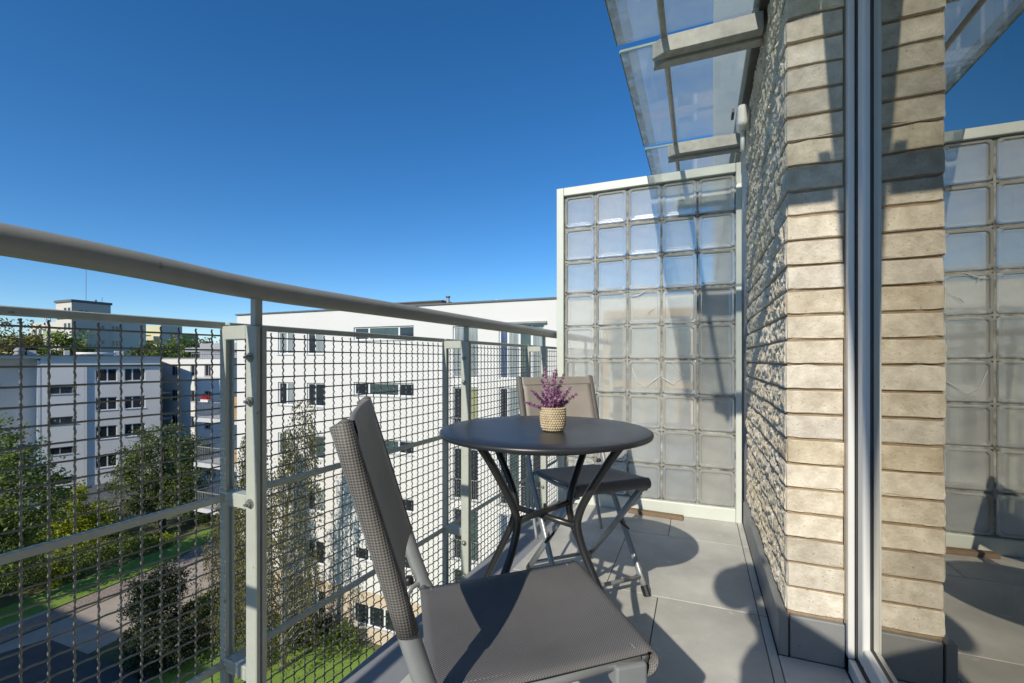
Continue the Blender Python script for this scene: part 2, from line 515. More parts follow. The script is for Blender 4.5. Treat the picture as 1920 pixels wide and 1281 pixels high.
def link(name, data, parent=None, loc=None, rot=None):
    o = bpy.data.objects.new(name, data)
    C.objects.link(o)
    if parent is not None:
        o.parent = parent
    if loc is not None:
        o.location = loc
    if rot is not None:
        o.rotation_euler = rot
    return o

def thing(name, label, cat, loc=(0, 0, 0), rz=0., group=None):
    o = link(name, None, None, loc, (0, 0, rz))
    o.empty_display_size = .1
    o['label'], o['category'] = label, cat
    if group:
        o['group'] = group
    return o

def structure(o):
    o['kind'] = 'structure'
    return o

def quads_mesh(name, V, mat, extra=None):
    """V: (n,4,3) array of quads"""
    n = len(V)
    me = bpy.data.meshes.new(name)
    me.vertices.add(n * 4)
    me.vertices.foreach_set('co', V.reshape(-1).astype(np.float32))
    me.loops.add(n * 4)
    me.loops.foreach_set('vertex_index', np.arange(n * 4, dtype=np.int32))
    me.polygons.add(n)
    me.polygons.foreach_set('loop_start', np.arange(0, n * 4, 4, dtype=np.int32))
    me.polygons.foreach_set('loop_total', np.full(n, 4, dtype=np.int32))
    me.materials.append(mat)
    me.update(calc_edges=True)
    return me

def wall_with_holes(mb, O, U, Nn, u0, u1, z0, z1, holes, t=.22):
    """wall front in the plane through O along U (unit) and Z, outward normal Nn; holes = (u0,u1,z0,z1)"""
    O, U, Nn = Vector(O), Vector(U), Vector(Nn)
    Z = Vector((0, 0, 1))
    us = sorted({u0, u1, *[h[0] for h in holes], *[h[1] for h in holes]})
    zs = sorted({z0, z1, *[h[2] for h in holes], *[h[3] for h in holes]})
    us = [u for u in us if u0 <= u <= u1]
    zs = [z for z in zs if z0 <= z <= z1]
    flip = U.cross(Z).dot(Nn) < 0
    def q(ps):
        ps = ps[::-1] if flip else ps
        mb.add(ps, [(0, 1, 2, 3)])
    P = lambda u, z, d=0: O + U * u + Z * z - Nn * d
    for i in range(len(us) - 1):
        for j in range(len(zs) - 1):
            a, b, c, d = us[i], us[i + 1], zs[j], zs[j + 1]
            mu, mz = (a + b) / 2, (c + d) / 2
            if any(h[0] < mu < h[1] and h[2] < mz < h[3] for h in holes):
                continue
            q([P(a, c), P(b, c), P(b, d), P(a, d)])
    for a, b, c, d in holes:
        q([P(a, c), P(a, c, t), P(b, c, t), P(b, c)][::-1])
        q([P(a, d), P(b, d), P(b, d, t), P(a, d, t)][::-1])
        q([P(a, c), P(a, d), P(a, d, t), P(a, c, t)][::-1])
        q([P(b, c), P(b, c, t), P(b, d, t), P(b, d)][::-1])
    return mb

def window(parent, O, U, Nn, h, mull=(), frame='upvc', panes=('pane',), depth=.14, fw=.07, sill=True):
    """one window: frame mesh (a part) with panes and a sill under it"""
    O, U, Nn = Vector(O), Vector(U), Vector(Nn)
    Z = Vector((0, 0, 1))
    a, b, c, d = h
    P = lambda u, z, k: O + U * u + Z * z - Nn * k
    m = MB()
    def bar(ua, ub, za, zb, k0, k1, mb=None):
        mb = mb or m
        vs = [P(ua, za, k0), P(ub, za, k0), P(ub, zb, k0), P(ua, zb, k0), P(ua, za, k1), P(ub, za, k1), P(ub, zb, k1), P(ua, zb, k1)]
        mb.add(vs, [(0, 1, 2, 3), (7, 6, 5, 4), (0, 4, 5, 1), (1, 5, 6, 2), (2, 6, 7, 3), (3, 7, 4, 0)])
    e = .006
    bar(a + e, b - e, c + e, c + fw, depth - .06, depth)
    bar(a + e, b - e, d - fw, d - e, depth - .06, depth)
    bar(a + e, a + fw, c + fw, d - fw, depth - .06, depth)
    bar(b - fw, b - e, c + fw, d - fw, depth - .06, depth)
    cuts = [a] + [a + (b - a) * x for x in mull] + [b]
    for x in cuts[1:-1]:
        bar(x - fw * .7, x + fw * .7, c + fw, d - fw, depth - .055, depth)
    w = m.build('window', M[frame], parent)
    for i in range(len(cuts) - 1):
        p = MB()
        bar(cuts[i] + fw * .6, cuts[i + 1] - fw * .6, c + fw * .8, d - fw * .8, depth - .03, depth - .012, p)
        p.build('pane', M[panes[i % len(panes)]], w)
    if sill:
        s = MB()
        bar(a - .04, b + .04, c - .05, c - .004, -.05, depth - .07, s)
        s.build('sill', M['concrete'], w)
    return w

# ------------------------------------------------------------------ the ground
GZ = -13.5
g = MB()
g.add([(-1500, -600, GZ), (1500, -600, GZ), (1500, 2400, GZ), (-1500, 2400, GZ)], [(0, 1, 2, 3)])
structure(g.build('ground', M['ground']))
def strip(name, pts_l, pts_r, z, mat, thick=None):
    m = MB()
    m.grid([[(x, y, z) for x, y in pts_l], [(x, y, z) for x, y in pts_r]])
    return structure(m.build(name, M[mat]))
strip('road', [(-32.6, -10), (-32.6, 14), (-33.0, 22), (-36, 30), (-44, 38)], [(-27.6, -10), (-27.6, 14), (-28.2, 21), (-30, 27), (-39, 42)], GZ + .02, 'paving')
strip('gravel_path', [(-34.3, -10), (-34.3, 14), (-34.7, 21), (-37.6, 29)], [(-32.75, -10), (-32.75, 14), (-33.15, 22), (-36.1, 30)], GZ + .03, 'gravel')
strip('driveway', [(-32.4, -10), (-32.4, 9), (-31, 12.6)], [(-24, -10), (-23.5, 10), (-22.8, 12.8)], GZ + .04, 'asphalt')
strip('lawn', [(-37.2, -10), (-37.2, 13), (-37.4, 22), (-40, 29)], [(-34.42, -10), (-34.42, 14), (-34.82, 21), (-37.75, 29)], GZ + .05, 'lawn')
strip('lawn', [(-23.5, 2), (-22.6, 14), (-24.2, 18.2)], [(-4, 2), (-4, 14), (-4, 18.2)], GZ + .06, 'lawn')
strip('terrace', [(-53.6, -10), (-53.6, 31)], [(-46.8, -10), (-46.8, 31)], GZ + .025, 'paving')
k = MB()
k.box((-34.42, -10, GZ + .01), (-34.30, 14, GZ + .13))
structure(k.build('kerb', M['kerb'], bevel=.01))

# ------------------------------------------------------------------ the buildings across the garden
def body(parent, a, b, mat, name='wall'):
    return MB().box(a, b).build(name, M[mat], parent)

# white block that fills the middle of the view
wb = thing('apartment_building', 'white rendered apartment block facing the balcony, ribbon windows and a cream ground floor', 'building', (-12, 18.6, GZ))
FY = 18.6
O = Vector((12, 0, -GZ))                                       # facade frame so u = world X, z = world Z
U, NN = Vector((1, 0, 0)), Vector((0, -1, 0))
holes, specs = [], []
for kf in range(5):
    dz = -2.82 * kf
    def add(h, **kw):
        holes.append(h)
        specs.append((h, kw))
    cur = ['pane_curtain', 'pane', 'pane_green', 'pane_curtain', 'pane'][kf]
    add((-21.80, -20.58, 1.20 + dz, 2.47 + dz), mull=(.5,), panes=(cur, 'pane_curtain'))
    add((-19.65, -18.42, 1.20 + dz, 2.47 + dz), mull=(.42,), panes=('pane', cur))
    add((-16.45, -12.77, 1.90 + dz, 2.57 + dz), mull=(.25, .75), panes=('pane', 'pane_green', 'pane'), frame='upvc')
    add((-10.62, -9.28, .05 + dz, 2.46 + dz), mull=(.5,), panes=(['pane_curtain', 'pane_curtain'], ['pane', 'pane_yellow'], ['pane', 'pane'], ['pane', 'pane_green'], ['pane', 'pane'])[kf], sill=False)
    add((-8.27, -6.12, .05 + dz, 2.49 + dz), mull=(.2, .45, .72), panes=(['pane_blue', 'pane_curtain', 'pane_green', 'pane_curtain'], ['pane', 'pane_curtain', 'pane', 'pane_curtain'], ['pane', 'pane_green', 'pane', 'pane'])[kf % 3], sill=False)
    if kf < 4:
        add((-3.30, -.15, .0 + dz, 2.55 + dz), mull=(.2, .4, .6, .8), panes=('pane', 'pane_curtain', 'pane_curtain', 'pane_curtain', 'pane'), frame='orange', depth=.2, sill=False)
        add((.75, 3.6, .0 + dz, 2.55 + dz), mull=(.33, .66), panes=('pane_curtain', 'pane'), frame='orange', depth=.2, sill=False)
ZB = -10.9
gh, gs = [], []
for h, kw in (((-21.80, -20.58, -12.75, -11.55), dict(mull=(.5,))), ((-19.65, -18.42, -12.9, -11.5), dict(mull=(.5,), panes=('pane_curtain', 'pane'))),
              ((-16.56, -12.7, -12.72, -11.62), dict(mull=(.25, .5, .75))), ((-10.62, -9.28, -13.3, -11.4), dict(mull=(.5,)))):
    gh.append(h)
    gs.append((h, kw))
wall_with_holes(MB(), O, U, NN, -25.1, 6.0, ZB, 3.5, holes).build('wall', M['render_white'], wb)
wall_with_holes(MB(), O + Vector((0, .08, 0)), U, NN, -25.0, 6.0, GZ + .02, ZB - .004, gh).build('ground_floor_wall', M['render_cream'], wb)
for h, kw in specs:
    window(wb, O, U, NN, h, **kw)
for h, kw in gs:
    window(wb, O + Vector((0, .08, 0)), U, NN, h, **kw)
b2 = MB()
b2.box((-13.1, .24, .05), (18, 12, 17.0 - .02))
b2.build('building_body', M['roomwall'], wb)
b2 = MB()                                                        # left flank, rear
b2.box((-13.1, .004, 2.62), (-13.08, 12, 16.98))
b2.build('flank_wall', M['render_white'], wb)
MB().box((-13.18, -.07, 17.0), (18.05, 12.1, 17.07)).build('roof', M['roof_edge'], wb)
pent = MB().box((-6.4, 3.2, 17.07), (-1.2, 8, 17.62)).build('penthouse', M['render_cream'], wb)
MB().box((-6.6, 3.0, 17.622), (-1.0, 8.2, 17.68)).build('penthouse_roof', M['roof_edge'], pent)
ch = MB().tube([(.25, 1.5, 17.07), (.25, 1.5, 17.55)], .085, 10).build('chimney_pipe', M['metalg'], wb, smooth=True)
MB().tube([(.25, 1.5, 17.552), (.25, 1.5, 17.62)], .12, 10).build('pipe_cowl', M['roof_edge'], ch)
for x, y, hh in ((-5.0, 2.2, .35), (-12.1, 3, .25), (-11.8, 3.4, .4), (3.1, 1.2, .2)):
    MB().tube([(x, y, 17.07), (x, y, 17.07 + hh)], .06, 8).build('roof_vent', M['plastic'], wb)
MB().tube([(-7.0, 4, 17.07), (-7.0, 4, 18.2)], .02, 5).build('aerial', M['metalg'], wb)
am = MB()
for i in range(7):
    am.tube([(-7.35, 4 + .05 * i, 17.75 + .05 * i), (-6.65, 4 - .04 * i, 17.78 + .05 * i)], .012, 4)
am.build('aerial_array', M['metalg'], wb)
# french balcony railings in front of the tall windows
for kf in range(5):
    for x0, x1 in ((-10.75, -9.15), (-8.4, -6.0), (-3.4, 0), (.6, 3.7)):
        if x0 > -5 and kf > 3:
            continue
        z0 = 17.0 - 3.5 + .02 - 2.82 * kf
        m = MB()
        for zz in (z0 + .05, z0 + 1.0):
            m.obox((x0 + 12, -.06, zz), (x1 + 12, -.06, zz), .03, .03)
        for xx in np.arange(x0 + .05, x1, .11):
            m.obox((xx + 12, -.06, z0 + .05), (xx + 12, -.06, z0 + 1.0), .012, .012)
        if kf:
            m.build('window_railing', M['metalg'], wb)
        elif x0 > -5:
            m.build('window_railing', M['metalg'], wb)
MB().box((4.05, -.14, 15.98), (6.0, -.003, 16.06)).build('awning_box', M['greyframe'], wb)
# ochre surrounds of the loggias seen through the glass blocks
for kf in range(4):
    z0 = 13.45 - 2.82 * kf
    fr = MB()
    fr.box((8.45, -.06, z0 + 2.62), (16.2, -.003, z0 + 2.95))
    fr.box((8.35, -.06, z0), (8.65, -.003, z0 + 2.61))
    fr.box((11.95, -.06, z0), (12.65, -.003, z0 + 2.61))
    fr.build('loggia_surround', M['orange'], wb)
# balconies at the left end: slab, rails, ochre partition
for kf, zf in enumerate((-2.75, -5.57, -8.4)):
    sl = MB().box((-17.5, .35, zf - GZ - .25), (-13.12, 3.4, zf - GZ)).build('balcony_slab', M['concrete'], wb)
    m = MB()
    for zz in (.1, 1.0):
        m.obox((-17.45, .42, zf - GZ + zz), (-13.15, .42, zf - GZ + zz), .04, .04)
        m.obox((-17.45, .44, zf - GZ + zz), (-17.45, 3.38, zf - GZ + zz), .04, .04)
    for xx in np.arange(-17.45, -13.15, .14):
        m.obox((xx, .42, zf - GZ + .02), (xx, .42, zf - GZ + 1.0), .014, .014)
    for yy in np.arange(.45, 3.4, .14):
        m.obox((-17.45, yy, zf - GZ + .02), (-17.45, yy, zf - GZ + 1.0), .014, .014)
    m.build('balcony_rail', M['metalg'], sl)
    MB().box((-14.9, .9, zf - GZ + .003), (-13.4, 1.05, zf - GZ + (1.35 if kf == 0 else .9))).build('ochre_screen', M['orange'], sl)
    MB().box((-13.9, 1.3, zf - GZ + .003), (-13.15, 3.3, zf - GZ + 2.3)).build('timber_screen', M['brown'], sl)
MB().box((-17.5, 3.45, .05), (-13.12, 6, 14.9)).build('recessed_wall', M['render_white'], wb)
MB().box((-18.1, .2, 14.9), (-13.12, 6.2, 15.15)).build('recess_roof', M['roof_grey'], wb)
for zf in (-2.75, -5.57, -8.4, .05):
    window(wb, Vector((0, 3.43, -GZ)), U, NN, (-16.6, -15.2, zf - .002 + .4, zf + 2.0), mull=(.5,), panes=('pane', 'pane_green'), depth=.03, sill=False)
fl = thing('flower_box', 'red flowers in a window box on the white block balcony rail', 'flower box', (-28.4, 19.0, -1.72))
MB().box((-.35, -.14, -.02), (.35, .10, .14)).build('trough', M['render_white'], fl, bevel=.01)
fq = rng.normal(0, 1, (90, 3)) * (.22, .10, .09) + (0, -.02, .26)
MB_f = MB()
for p in fq:
    MB_f.ball(p, .035, 5, 3)
MB_f.build('blossom', M['red'], fl)

# rear white wing behind the round tree
rw = thing('apartment_building', 'low white wing with small square windows behind the round garden tree', 'building', (-50, 33, GZ))
O2 = Vector((50, 0, -GZ))
hs, sp = [], []
for kf in range(4):
    for x in (-55.2, -51.9, -49.6):
        h = (x, x + 1.0, -.9 - 2.85 * kf, .35 - 2.85 * kf)
        hs.append(h)
wall_with_holes(MB(), O2, U, NN, -57.5, -46.6, GZ + .02, 1.0, hs).build('wall', M['render_white'], rw)
for h in hs:
    window(rw, O2, U, NN, h, mull=(.55,), frame='greyframe')
MB().box((-7.48, .24, .03), (3.38, 9, 14.45)).build('building_body', M['roomwall'], rw)
MB().box((3.385, .01, .03), (3.40, 9, 14.48)).build('flank_wall', M['render_white'], rw)
MB().box((-7.6, -.08, 14.5), (3.5, 9.1, 14.58)).build('roof', M['roof_grey'], rw)
for kf in range(4):
    z0 = 10.6 - 2.85 * kf
    sl = MB().box((-7.3, -1.3, z0), (-4.9, -.02, z0 + .16)).build('balcony_slab', M['concrete'], rw)
    MB().box((-7.3, -1.3, z0 + .162), (-4.9, -1.24, z0 + 1.05)).build('balcony_front', M['brown' if kf == 0 else 'roof_edge'], sl)
up = MB().box((-2.2, 1.2, 14.582), (5.2, 7, 16.2)).build('roof_storey', M['roof_grey'], rw)
m = MB()
for zz in (.5, 1.0):
    m.obox((-2.2, .3, 14.58 + zz), (6.0, .3, 14.58 + zz), .04, .04)
for xx in np.arange(-2.2, 6.0, .3):
    m.obox((xx, .3, 14.58), (xx, .3, 15.58), .025, .025)
m.build('roof_railing', M['metalg'], rw)

# long block on the left, in its own shade
lb = thing('apartment_building', 'long pale apartment block in blue shade on the left with flat roof', 'building', (-53.7, 20, GZ))
O3 = Vector((0, -20, -GZ))
U3, N3 = Vector((0, 1, 0)), Vector((1, 0, 0))
hs, small, pair = [], [], []
for kf in range(5):
    dz = -2.80 * kf
    if kf:
        small.append((22.1, 24.05, -2.3 + dz + 2.8, -1.6 + dz + 2.8))
    if kf < 4:
        pair.append((25.35, 26.95, -1.25 + dz, .02 + dz))
        pair.append((27.5, 29.15, -1.25 + dz, .02 + dz))
wall_with_holes(MB(), O3, U3, N3, 24.75, 30.45, -11.2, 1.0, pair).build('wall', M['render_cool'], lb)
wall_with_holes(MB(), O3 + Vector((.14, 0, 0)), U3, N3, 21.66, 24.55, -11.2, .35, small).build('stair_wall', M['render_panel'], lb)
for h in pair:
    window(lb, O3, U3, N3, h, mull=(.55,) if h[0] < 26 else (.38,), panes=('pane', 'pane'))
for h in small:
    window(lb, O3 + Vector((.14, 0, 0)), U3, N3, h, mull=(.42, .85), frame='greyframe')
for kf in range(26):                                              # panel joints of the stair wall, as proud panels
    z0 = GZ + 2.3 + .45 * kf
    if z0 > .3:
        break
MB().box((.001, 4.56, 2.3), (.14, 4.74, 14.4)).build('pilaster', M['render_cool'], lb)
MB().box((-12, 4.0, .05), (-.24, 10.44, 14.48)).build('building_body', M['roomwall'], lb)
MB().box((-12, 1.66, .05), (-.12, 3.98, 14.48)).build('stair_body', M['roomwall'], lb)
MB().box((-12, -16, .05), (-2.0, 1.64, 14.48)).build('recessed_wall', M['render_panel'], lb)
MB().box((-2.0, 1.45, .05), (.16, 1.655, 14.3)).build('fin_wall', M['upvc'], lb)
MB().box((-12, -16.2, 14.502), (.35, 10.5, 14.72)).build('roof', M['render_cool'], lb)
MB().box((-12.1, -16.3, 14.722), (.45, 10.6, 14.80)).build('roof_edge', M['roof_edge'], lb)
MB().box((-.2, 1.66, 13.87), (.2, 10.45, 14.50)).build('fascia', M['render_cool'], lb)
MB().box((-.15, 1.7, .03), (.05, 10.44, 2.28)).build('ground_floor_wall', M['slab'], lb)
for kf in range(4):
    z0 = 11.6 - 2.8 * kf
    sl = MB().box((-1.98, -6, z0), (.2, -1.1, z0 + .16)).build('balcony_slab', M['concrete'], lb)
    MB().box((.14, -6, z0 + .162), (.2, -1.1, z0 + 1.1)).build('balcony_front', M['metalg'], sl)
for y, x, hh, rr in ((1.2, -3, .45, .3), (-1, -5, .3, .15), (3.6, -4, .5, .22), (7.4, -4, .5, .22), (2.4, -3, .5, .05), (8, -5, .5, .1)):
    MB().box((x - rr, y - rr, 14.8), (x + rr, y + rr, 14.8 + hh)).build('roof_vent', M['concrete'], lb, bevel=.05)
MB().tube([(-3, 4.2, 15.0), (-3, 7.2, 15.0)], .13, 8).build('roof_duct', M['plastic'], lb, smooth=True)
dm = MB().lathe([(.35, 0), (.35, .25), (.28, .3), (.42, .34), (.40, .5), (.22, .68), (.02, .72)], 14).build('vent_cowl', M['metalg'], lb, smooth=True, loc=(-2.5, .4, 14.8))

lb.rotation_euler.z = R(-20)
lb.location = Vector((-53.7, 26, GZ)) + Matrix.Rotation(R(-20), 3, 'Z') @ Vector((0, -6, 0))

# grey tower with lower wings, far behind
tw = thing('apartment_building', 'grey tower block with whip antenna rising far behind the left block', 'building', (-104.5, 45.8, GZ))
OT = Vector((0, -45.8, -GZ))
UT, NT = Vector((0, 1, 0)), Vector((1, 0, 0))
hs = [(46.7, 48.3, 8.9 - 2.8 * kf, 10.0 - 2.8 * kf) for kf in range(1)]
hs += [(50.0, 50.7, 6.4 - 2.75 * kf, 7.4 - 2.75 * kf) for kf in range(3)]
wall_with_holes(MB(), OT, UT, NT, 45.8, 51.6, GZ + .02, 11.3, hs).build('wall', M['render_grey'], tw)
for h in hs:
    window(tw, OT, UT, NT, h, mull=(.5,) if h[1] - h[0] > 1 else ())
MB().box((-5.4, .003, .03), (-.24, 5.79, 24.78)).build('tower_body', M['render_greyl'], tw)
MB().box((-5.6, -.2, 24.82), (.15, 6.0, 25.25)).build('roof', M['roof_edge'], tw)
hr = [(51.9, 53.7, 6.2 - 2.8 * kf, 7.4 - 2.8 * kf) for kf in range(3)]
OW = OT + Vector((-.3, 0, 0))
wall_with_holes(MB(), OW, UT, NT, 51.62, 57.8, GZ + .02, 8.3, hr).build('wing_wall', M['render_greyl'], tw)
for h in hr:
    window(tw, OW, UT, NT, h, mull=(.33, .66))
MB().box((-9, 5.83, .03), (-.55, 12, 21.75)).build('wing_body', M['render_greyl'], tw)
MB().box((-9.1, 5.83, 21.82), (-.2, 12.1, 22.0)).build('wing_roof', M['roof_edge'], tw)
MB().box((-17.0, 1.0, .03), (-5.42, 9, 21.5)).build('side_wing', M['render_greyl'], tw)
MB().box((-5.2, -.9, 22.3), (-2.0, -.002, 22.5)).build('balcony_hood', M['render_grey'], tw)
for kf in range(3):
    bl = MB().box((-6.6, -1.2, 18.5 - 2.8 * kf), (-3.6, -.002, 18.65 - 2.8 * kf)).build('balcony', M['concrete'], tw)
    MB().box((-6.6, -1.2, 18.652 - 2.8 * kf), (-3.6, -1.12, 19.6 - 2.8 * kf)).build('balcony_front', M['render_green'], bl)
    for x in (-2.6, -1.3):
        MB().box((x, -.06, 22.6 - 2.8 * kf), (x + .7, .002, 23.8 - 2.8 * kf)).build('window', M['pane'], tw)
for x in (-15.5, -13.8, -12.1, -7.4):
    MB().box((x, .94, 19.0), (x + .9, .998, 20.3)).build('window', M['pane'], tw)
MB().tube([(-2.2, 3.0, 25.25), (-2.2, 3.0, 31.5)], .05, 5).build('antenna', M['metalg'], tw)
MB().tube([(-2, 5.4, 25.25), (-2, 5.4, 26.4)], .04, 5).build('vent_pipe', M['metalg'], tw)
MB().tube([(-2, 4.4, 25.25), (-2, 4.4, 25.8)], .16, 6).build('vent_pipe', M['roof_edge'], tw)
mast = thing('cell_mast', 'small lattice phone mast on the far roof left of the grey tower', 'mast', (-119, 48.5, 8.0))
mm = MB()
for x, y in ((-.3, -.3), (.3, -.3), (0, .3)):
    mm.tube([(x, y, 0), (x * .7, y * .7, 2.4)], .06, 4)
for kz in np.arange(0, 2.2, .6):
    mm.tube([(-.3, -.3, kz), (.3, -.3, kz + .5)], .03, 4)
mm.build('lattice', M['metalg'], mast)
for x in (-.75, 0, .75):
    MB().box((x - .1, -.5, .9), (x + .1, -.36, 2.4)).build('antenna_panel', M['plastic'], mast)

# green and yellow block beyond the trees
gy = thing('apartment_building', 'green and yellow rendered block with tall windows above the far trees', 'building', (-120.2, 69.6, GZ))
OG = Vector((0, -69.6, -GZ))
hg = [(71.6, 73.9, 5.6 - 2.8 * kf, 7.6 - 2.8 * kf) for kf in range(2)]
wall_with_holes(MB(), OG, UT, NT, 69.6, 74.4, GZ + .02, 9.2, hg).build('wall', M['render_greyl'], gy)
for h in hg:
    window(gy, OG, UT, NT, h, mull=(.33, .66))
MB().box((-8, .003, .03), (-.24, 4.79, 22.68)).build('building_body', M['render_yellow'], gy)
MB().box((-8, -1.6, .03), (-4.0, -.002, 20.4)).build('green_bay', M['render_green'], gy)
MB().box((-3.9, -1.4, 19.0), (-.6, -.002, 20.0)).build('balcony', M['render_yellow'], gy)
hg2 = [(75.2, 76.6, 4.2 - 2.8 * kf, 5.8 - 2.8 * kf) for kf in range(2)]
wall_with_holes(MB(), OG, UT, NT, 74.42, 78.4, GZ + .02, 7.2, hg2).build('green_wall', M['render_green'], gy)
for h in hg2:
    window(gy, OG, UT, NT, h, mull=(.5,))
MB().box((-8, 4.83, .03), (-.24, 8.79, 20.65)).build('green_wing', M['render_green'], gy)

tall = thing('apartment_building', 'unseen tall white block added to shade the rear wing', 'building', (-60, -2, GZ))  # added out of view, narrow so that its shadow lands on the rear wing
MB().box((5.8, -6, .03), (9.5, 7, 30.5)).build('wall', M['render_white'], tall)
MB().box((5.6, -6.2, 30.5), (9.7, 7.2, 30.6)).build('roof', M['roof_edge'], tall)

low = thing('apartment_building', 'low pale block with flat roof at the far left edge', 'building', (-128, 50, GZ))
MB().box((-16, 0, .03), (9, 12, 16.4)).build('wall', M['render_greyl'], low)
MB().box((-16.2, -.2, 16.42), (9.2, 12.2, 16.8)).build('roof', M['roof_edge'], low)
for x in np.arange(-14, 8, 2.6):
    MB().box((x, -.06, 13.6), (x + 1.3, -.003, 14.9)).build('window', M['pane'], low)

# block behind the camera whose shade lies over the drive (it is out of the picture)
bb = thing('apartment_building', 'white apartment block across the drive whose shade crosses the lawn', 'building', (-40, -24, GZ))
MB().box((-28, 0, .03), (16, 11.3, 17.6)).build('wall', M['render_white'], bb)
MB().box((-28.2, -.2, 17.6), (16.2, 11.4, 17.7)).build('roof', M['roof_edge'], bb)

# ------------------------------------------------------------------ trees and shrubs
def unit(n):
    v = rng.normal(0, 1, (n, 3))
    return v / np.linalg.norm(v, axis=1)[:, None]

def leaf_quads(P, size, flat=.0, down=False, aspect=.6):
    n = len(P)
    a = unit(n)
    b = unit(n)
    if flat:
        a[:, 2] *= 1 - flat
        b[:, 2] *= 1 - flat
    if down:
        a = a * .45 + np.array([0, 0, -1.])
    a /= np.linalg.norm(a, axis=1)[:, None]
    b -= a * (a * b).sum(1)[:, None]
    b /= np.linalg.norm(b, axis=1)[:, None]
    s = size * rng.uniform(.6, 1.35, (n, 1))
    a, b = a * s * .5, b * s * .5 * aspect
    q = np.stack([P - a, P + b * .9 - a * .1, P + a, P - b * .9 - a * .1], 1)
    return q

def tree(name, label, cat, base, h, crown, mat, nclump, nleaf, size, trunk_r=.16, clump=.55, bark='bark', seed=0, hollow=.55, group=None, down=False, multi=1):
    """crown: list of ellipsoids (cx,cy,cz,rx,ry,rz,weight) relative to the base"""
    global rng
    keep, rng = rng, np.random.default_rng(seed + 11)
    t = thing(name, label, cat, base, 0, group)
    pts, cen = [], []
    wts = np.array([c[6] for c in crown], float)
    wts /= wts.sum()
    for c, w in zip(crown, wts):
        k = max(2, int(nclump * w))
        d = unit(k)
        r = rng.uniform(hollow ** 3, 1, (k, 1)) ** (1 / 3)
        cc = np.array(c[:3]) + d * r * np.array(c[3:6]) * rng.uniform(.82, 1.12, (k, 1))
        cen.append(cc)
    cen = np.concatenate(cen)
    for cc in cen:
        m = max(3, int(nleaf * rng.uniform(.5, 1.4)))
        s = clump * rng.uniform(.6, 1.25)
        pts.append(cc + rng.normal(0, 1, (m, 3)) * (s * .5, s * .5, s * .38))
    P = np.concatenate(pts)
    P = P[P[:, 2] > .06]
    link('crown', quads_mesh('crown', leaf_quads(P, size, down=down), mat), t)
    b = MB()
    top = max(c[2] + c[5] * .5 for c in crown)
    for q in range(multi):
        dx, dy = (rng.normal(0, .25, 2) if multi > 1 else (0, 0))
        path = [(dx * .3, dy * .3, 0)]
        for i in range(1, 7):
            f = i / 6
            path.append((dx * (.3 + 2 * f) + rng.normal(0, .05) * f, dy * (.3 + 2 * f) + rng.normal(0, .05) * f, top * f))
        b.tube(path, [trunk_r * (1 - .88 * i / 6) for i in range(7)], 7)
    for cc in cen[::max(1, len(cen) // 40)]:
        z0 = min(top * .92, max(.12 * h, cc[2] - .9 * math.hypot(cc[0], cc[1]) * .8 - .2))
        f = z0 / top
        s0 = Vector((0, 0, z0))
        e0 = Vector(cc)
        mid = s0.lerp(e0, .5) + Vector((0, 0, .12 * (e0 - s0).length))
        r0 = trunk_r * max(.18, .5 * (1 - f))
        b.tube([s0, mid, e0], [r0, r0 * .6, r0 * .2], 5)
    b.build('trunk', M[bark], t, smooth=True)
    rng = keep
    return t

tree('broadleaf_tree', 'tall dark leafy tree at the left edge in front of the blue shaded block', 'tree', (-37.2, 12.6, GZ), 11.5,
     [(0, 0, 7.2, 2.2, 2.4, 3.9, 3), (.6, 1.4, 6.0, 1.7, 1.9, 2.2, 1.6), (.1, .2, 3.2, 1.8, 2.0, 2.4, 1.5)], M['leaf_mid'], 210, 62, .22, .2, .75, seed=1)
tree('broadleaf_tree', 'round dense green tree standing in the garden before the rear wing', 'tree', (-41.4, 24.2, GZ), 9.6,
     [(0, 0, 5.4, 3.1, 3.1, 3.8, 3), (-1.6, -1.0, 3.9, 2.3, 2.3, 2.6, 1), (1.7, .6, 4.2, 2.2, 2.2, 2.8, 1)], M['leaf_dark'], 330, 70, .20, .18, .6, seed=2, multi=3)
tree('young_tree', 'young lime yellow tree in the sunny garden bed', 'tree', (-41.6, 18.4, GZ), 5.8,
     [(0, 0, 3.6, 1.0, 1.0, 2.1, 2), (0, 0, 1.6, 1.5, 1.5, 1.1, 1.4), (.9, .9, 3.0, .8, .8, 1.0, .7), (-.5, -.8, 2.2, .9, .9, 1.0, .7)], M['leaf_lime'], 150, 46, .20, .05, .5, seed=3, hollow=.2)
tree('conifer', 'dark conifer bush beside the shaded drive', 'conifer', (-25.2, 14.3, GZ), 4.2,
     [(0, 0, 1.6, 1.35, 1.35, 1.8, 2), (.3, .2, 2.9, .8, .8, 1.2, 1), (-.5, -.3, 2.5, .6, .6, 1.1, .6)], M['needle'], 150, 90, .13, .09, .42, seed=4)
tree('conifer', 'low dark juniper spreading at the drive corner', 'conifer', (-23.2, 13.6, GZ), 2.4,
     [(0, 0, .9, 1.5, 1.3, 1.0, 2)], M['needle'], 90, 80, .13, .07, .42, seed=14)

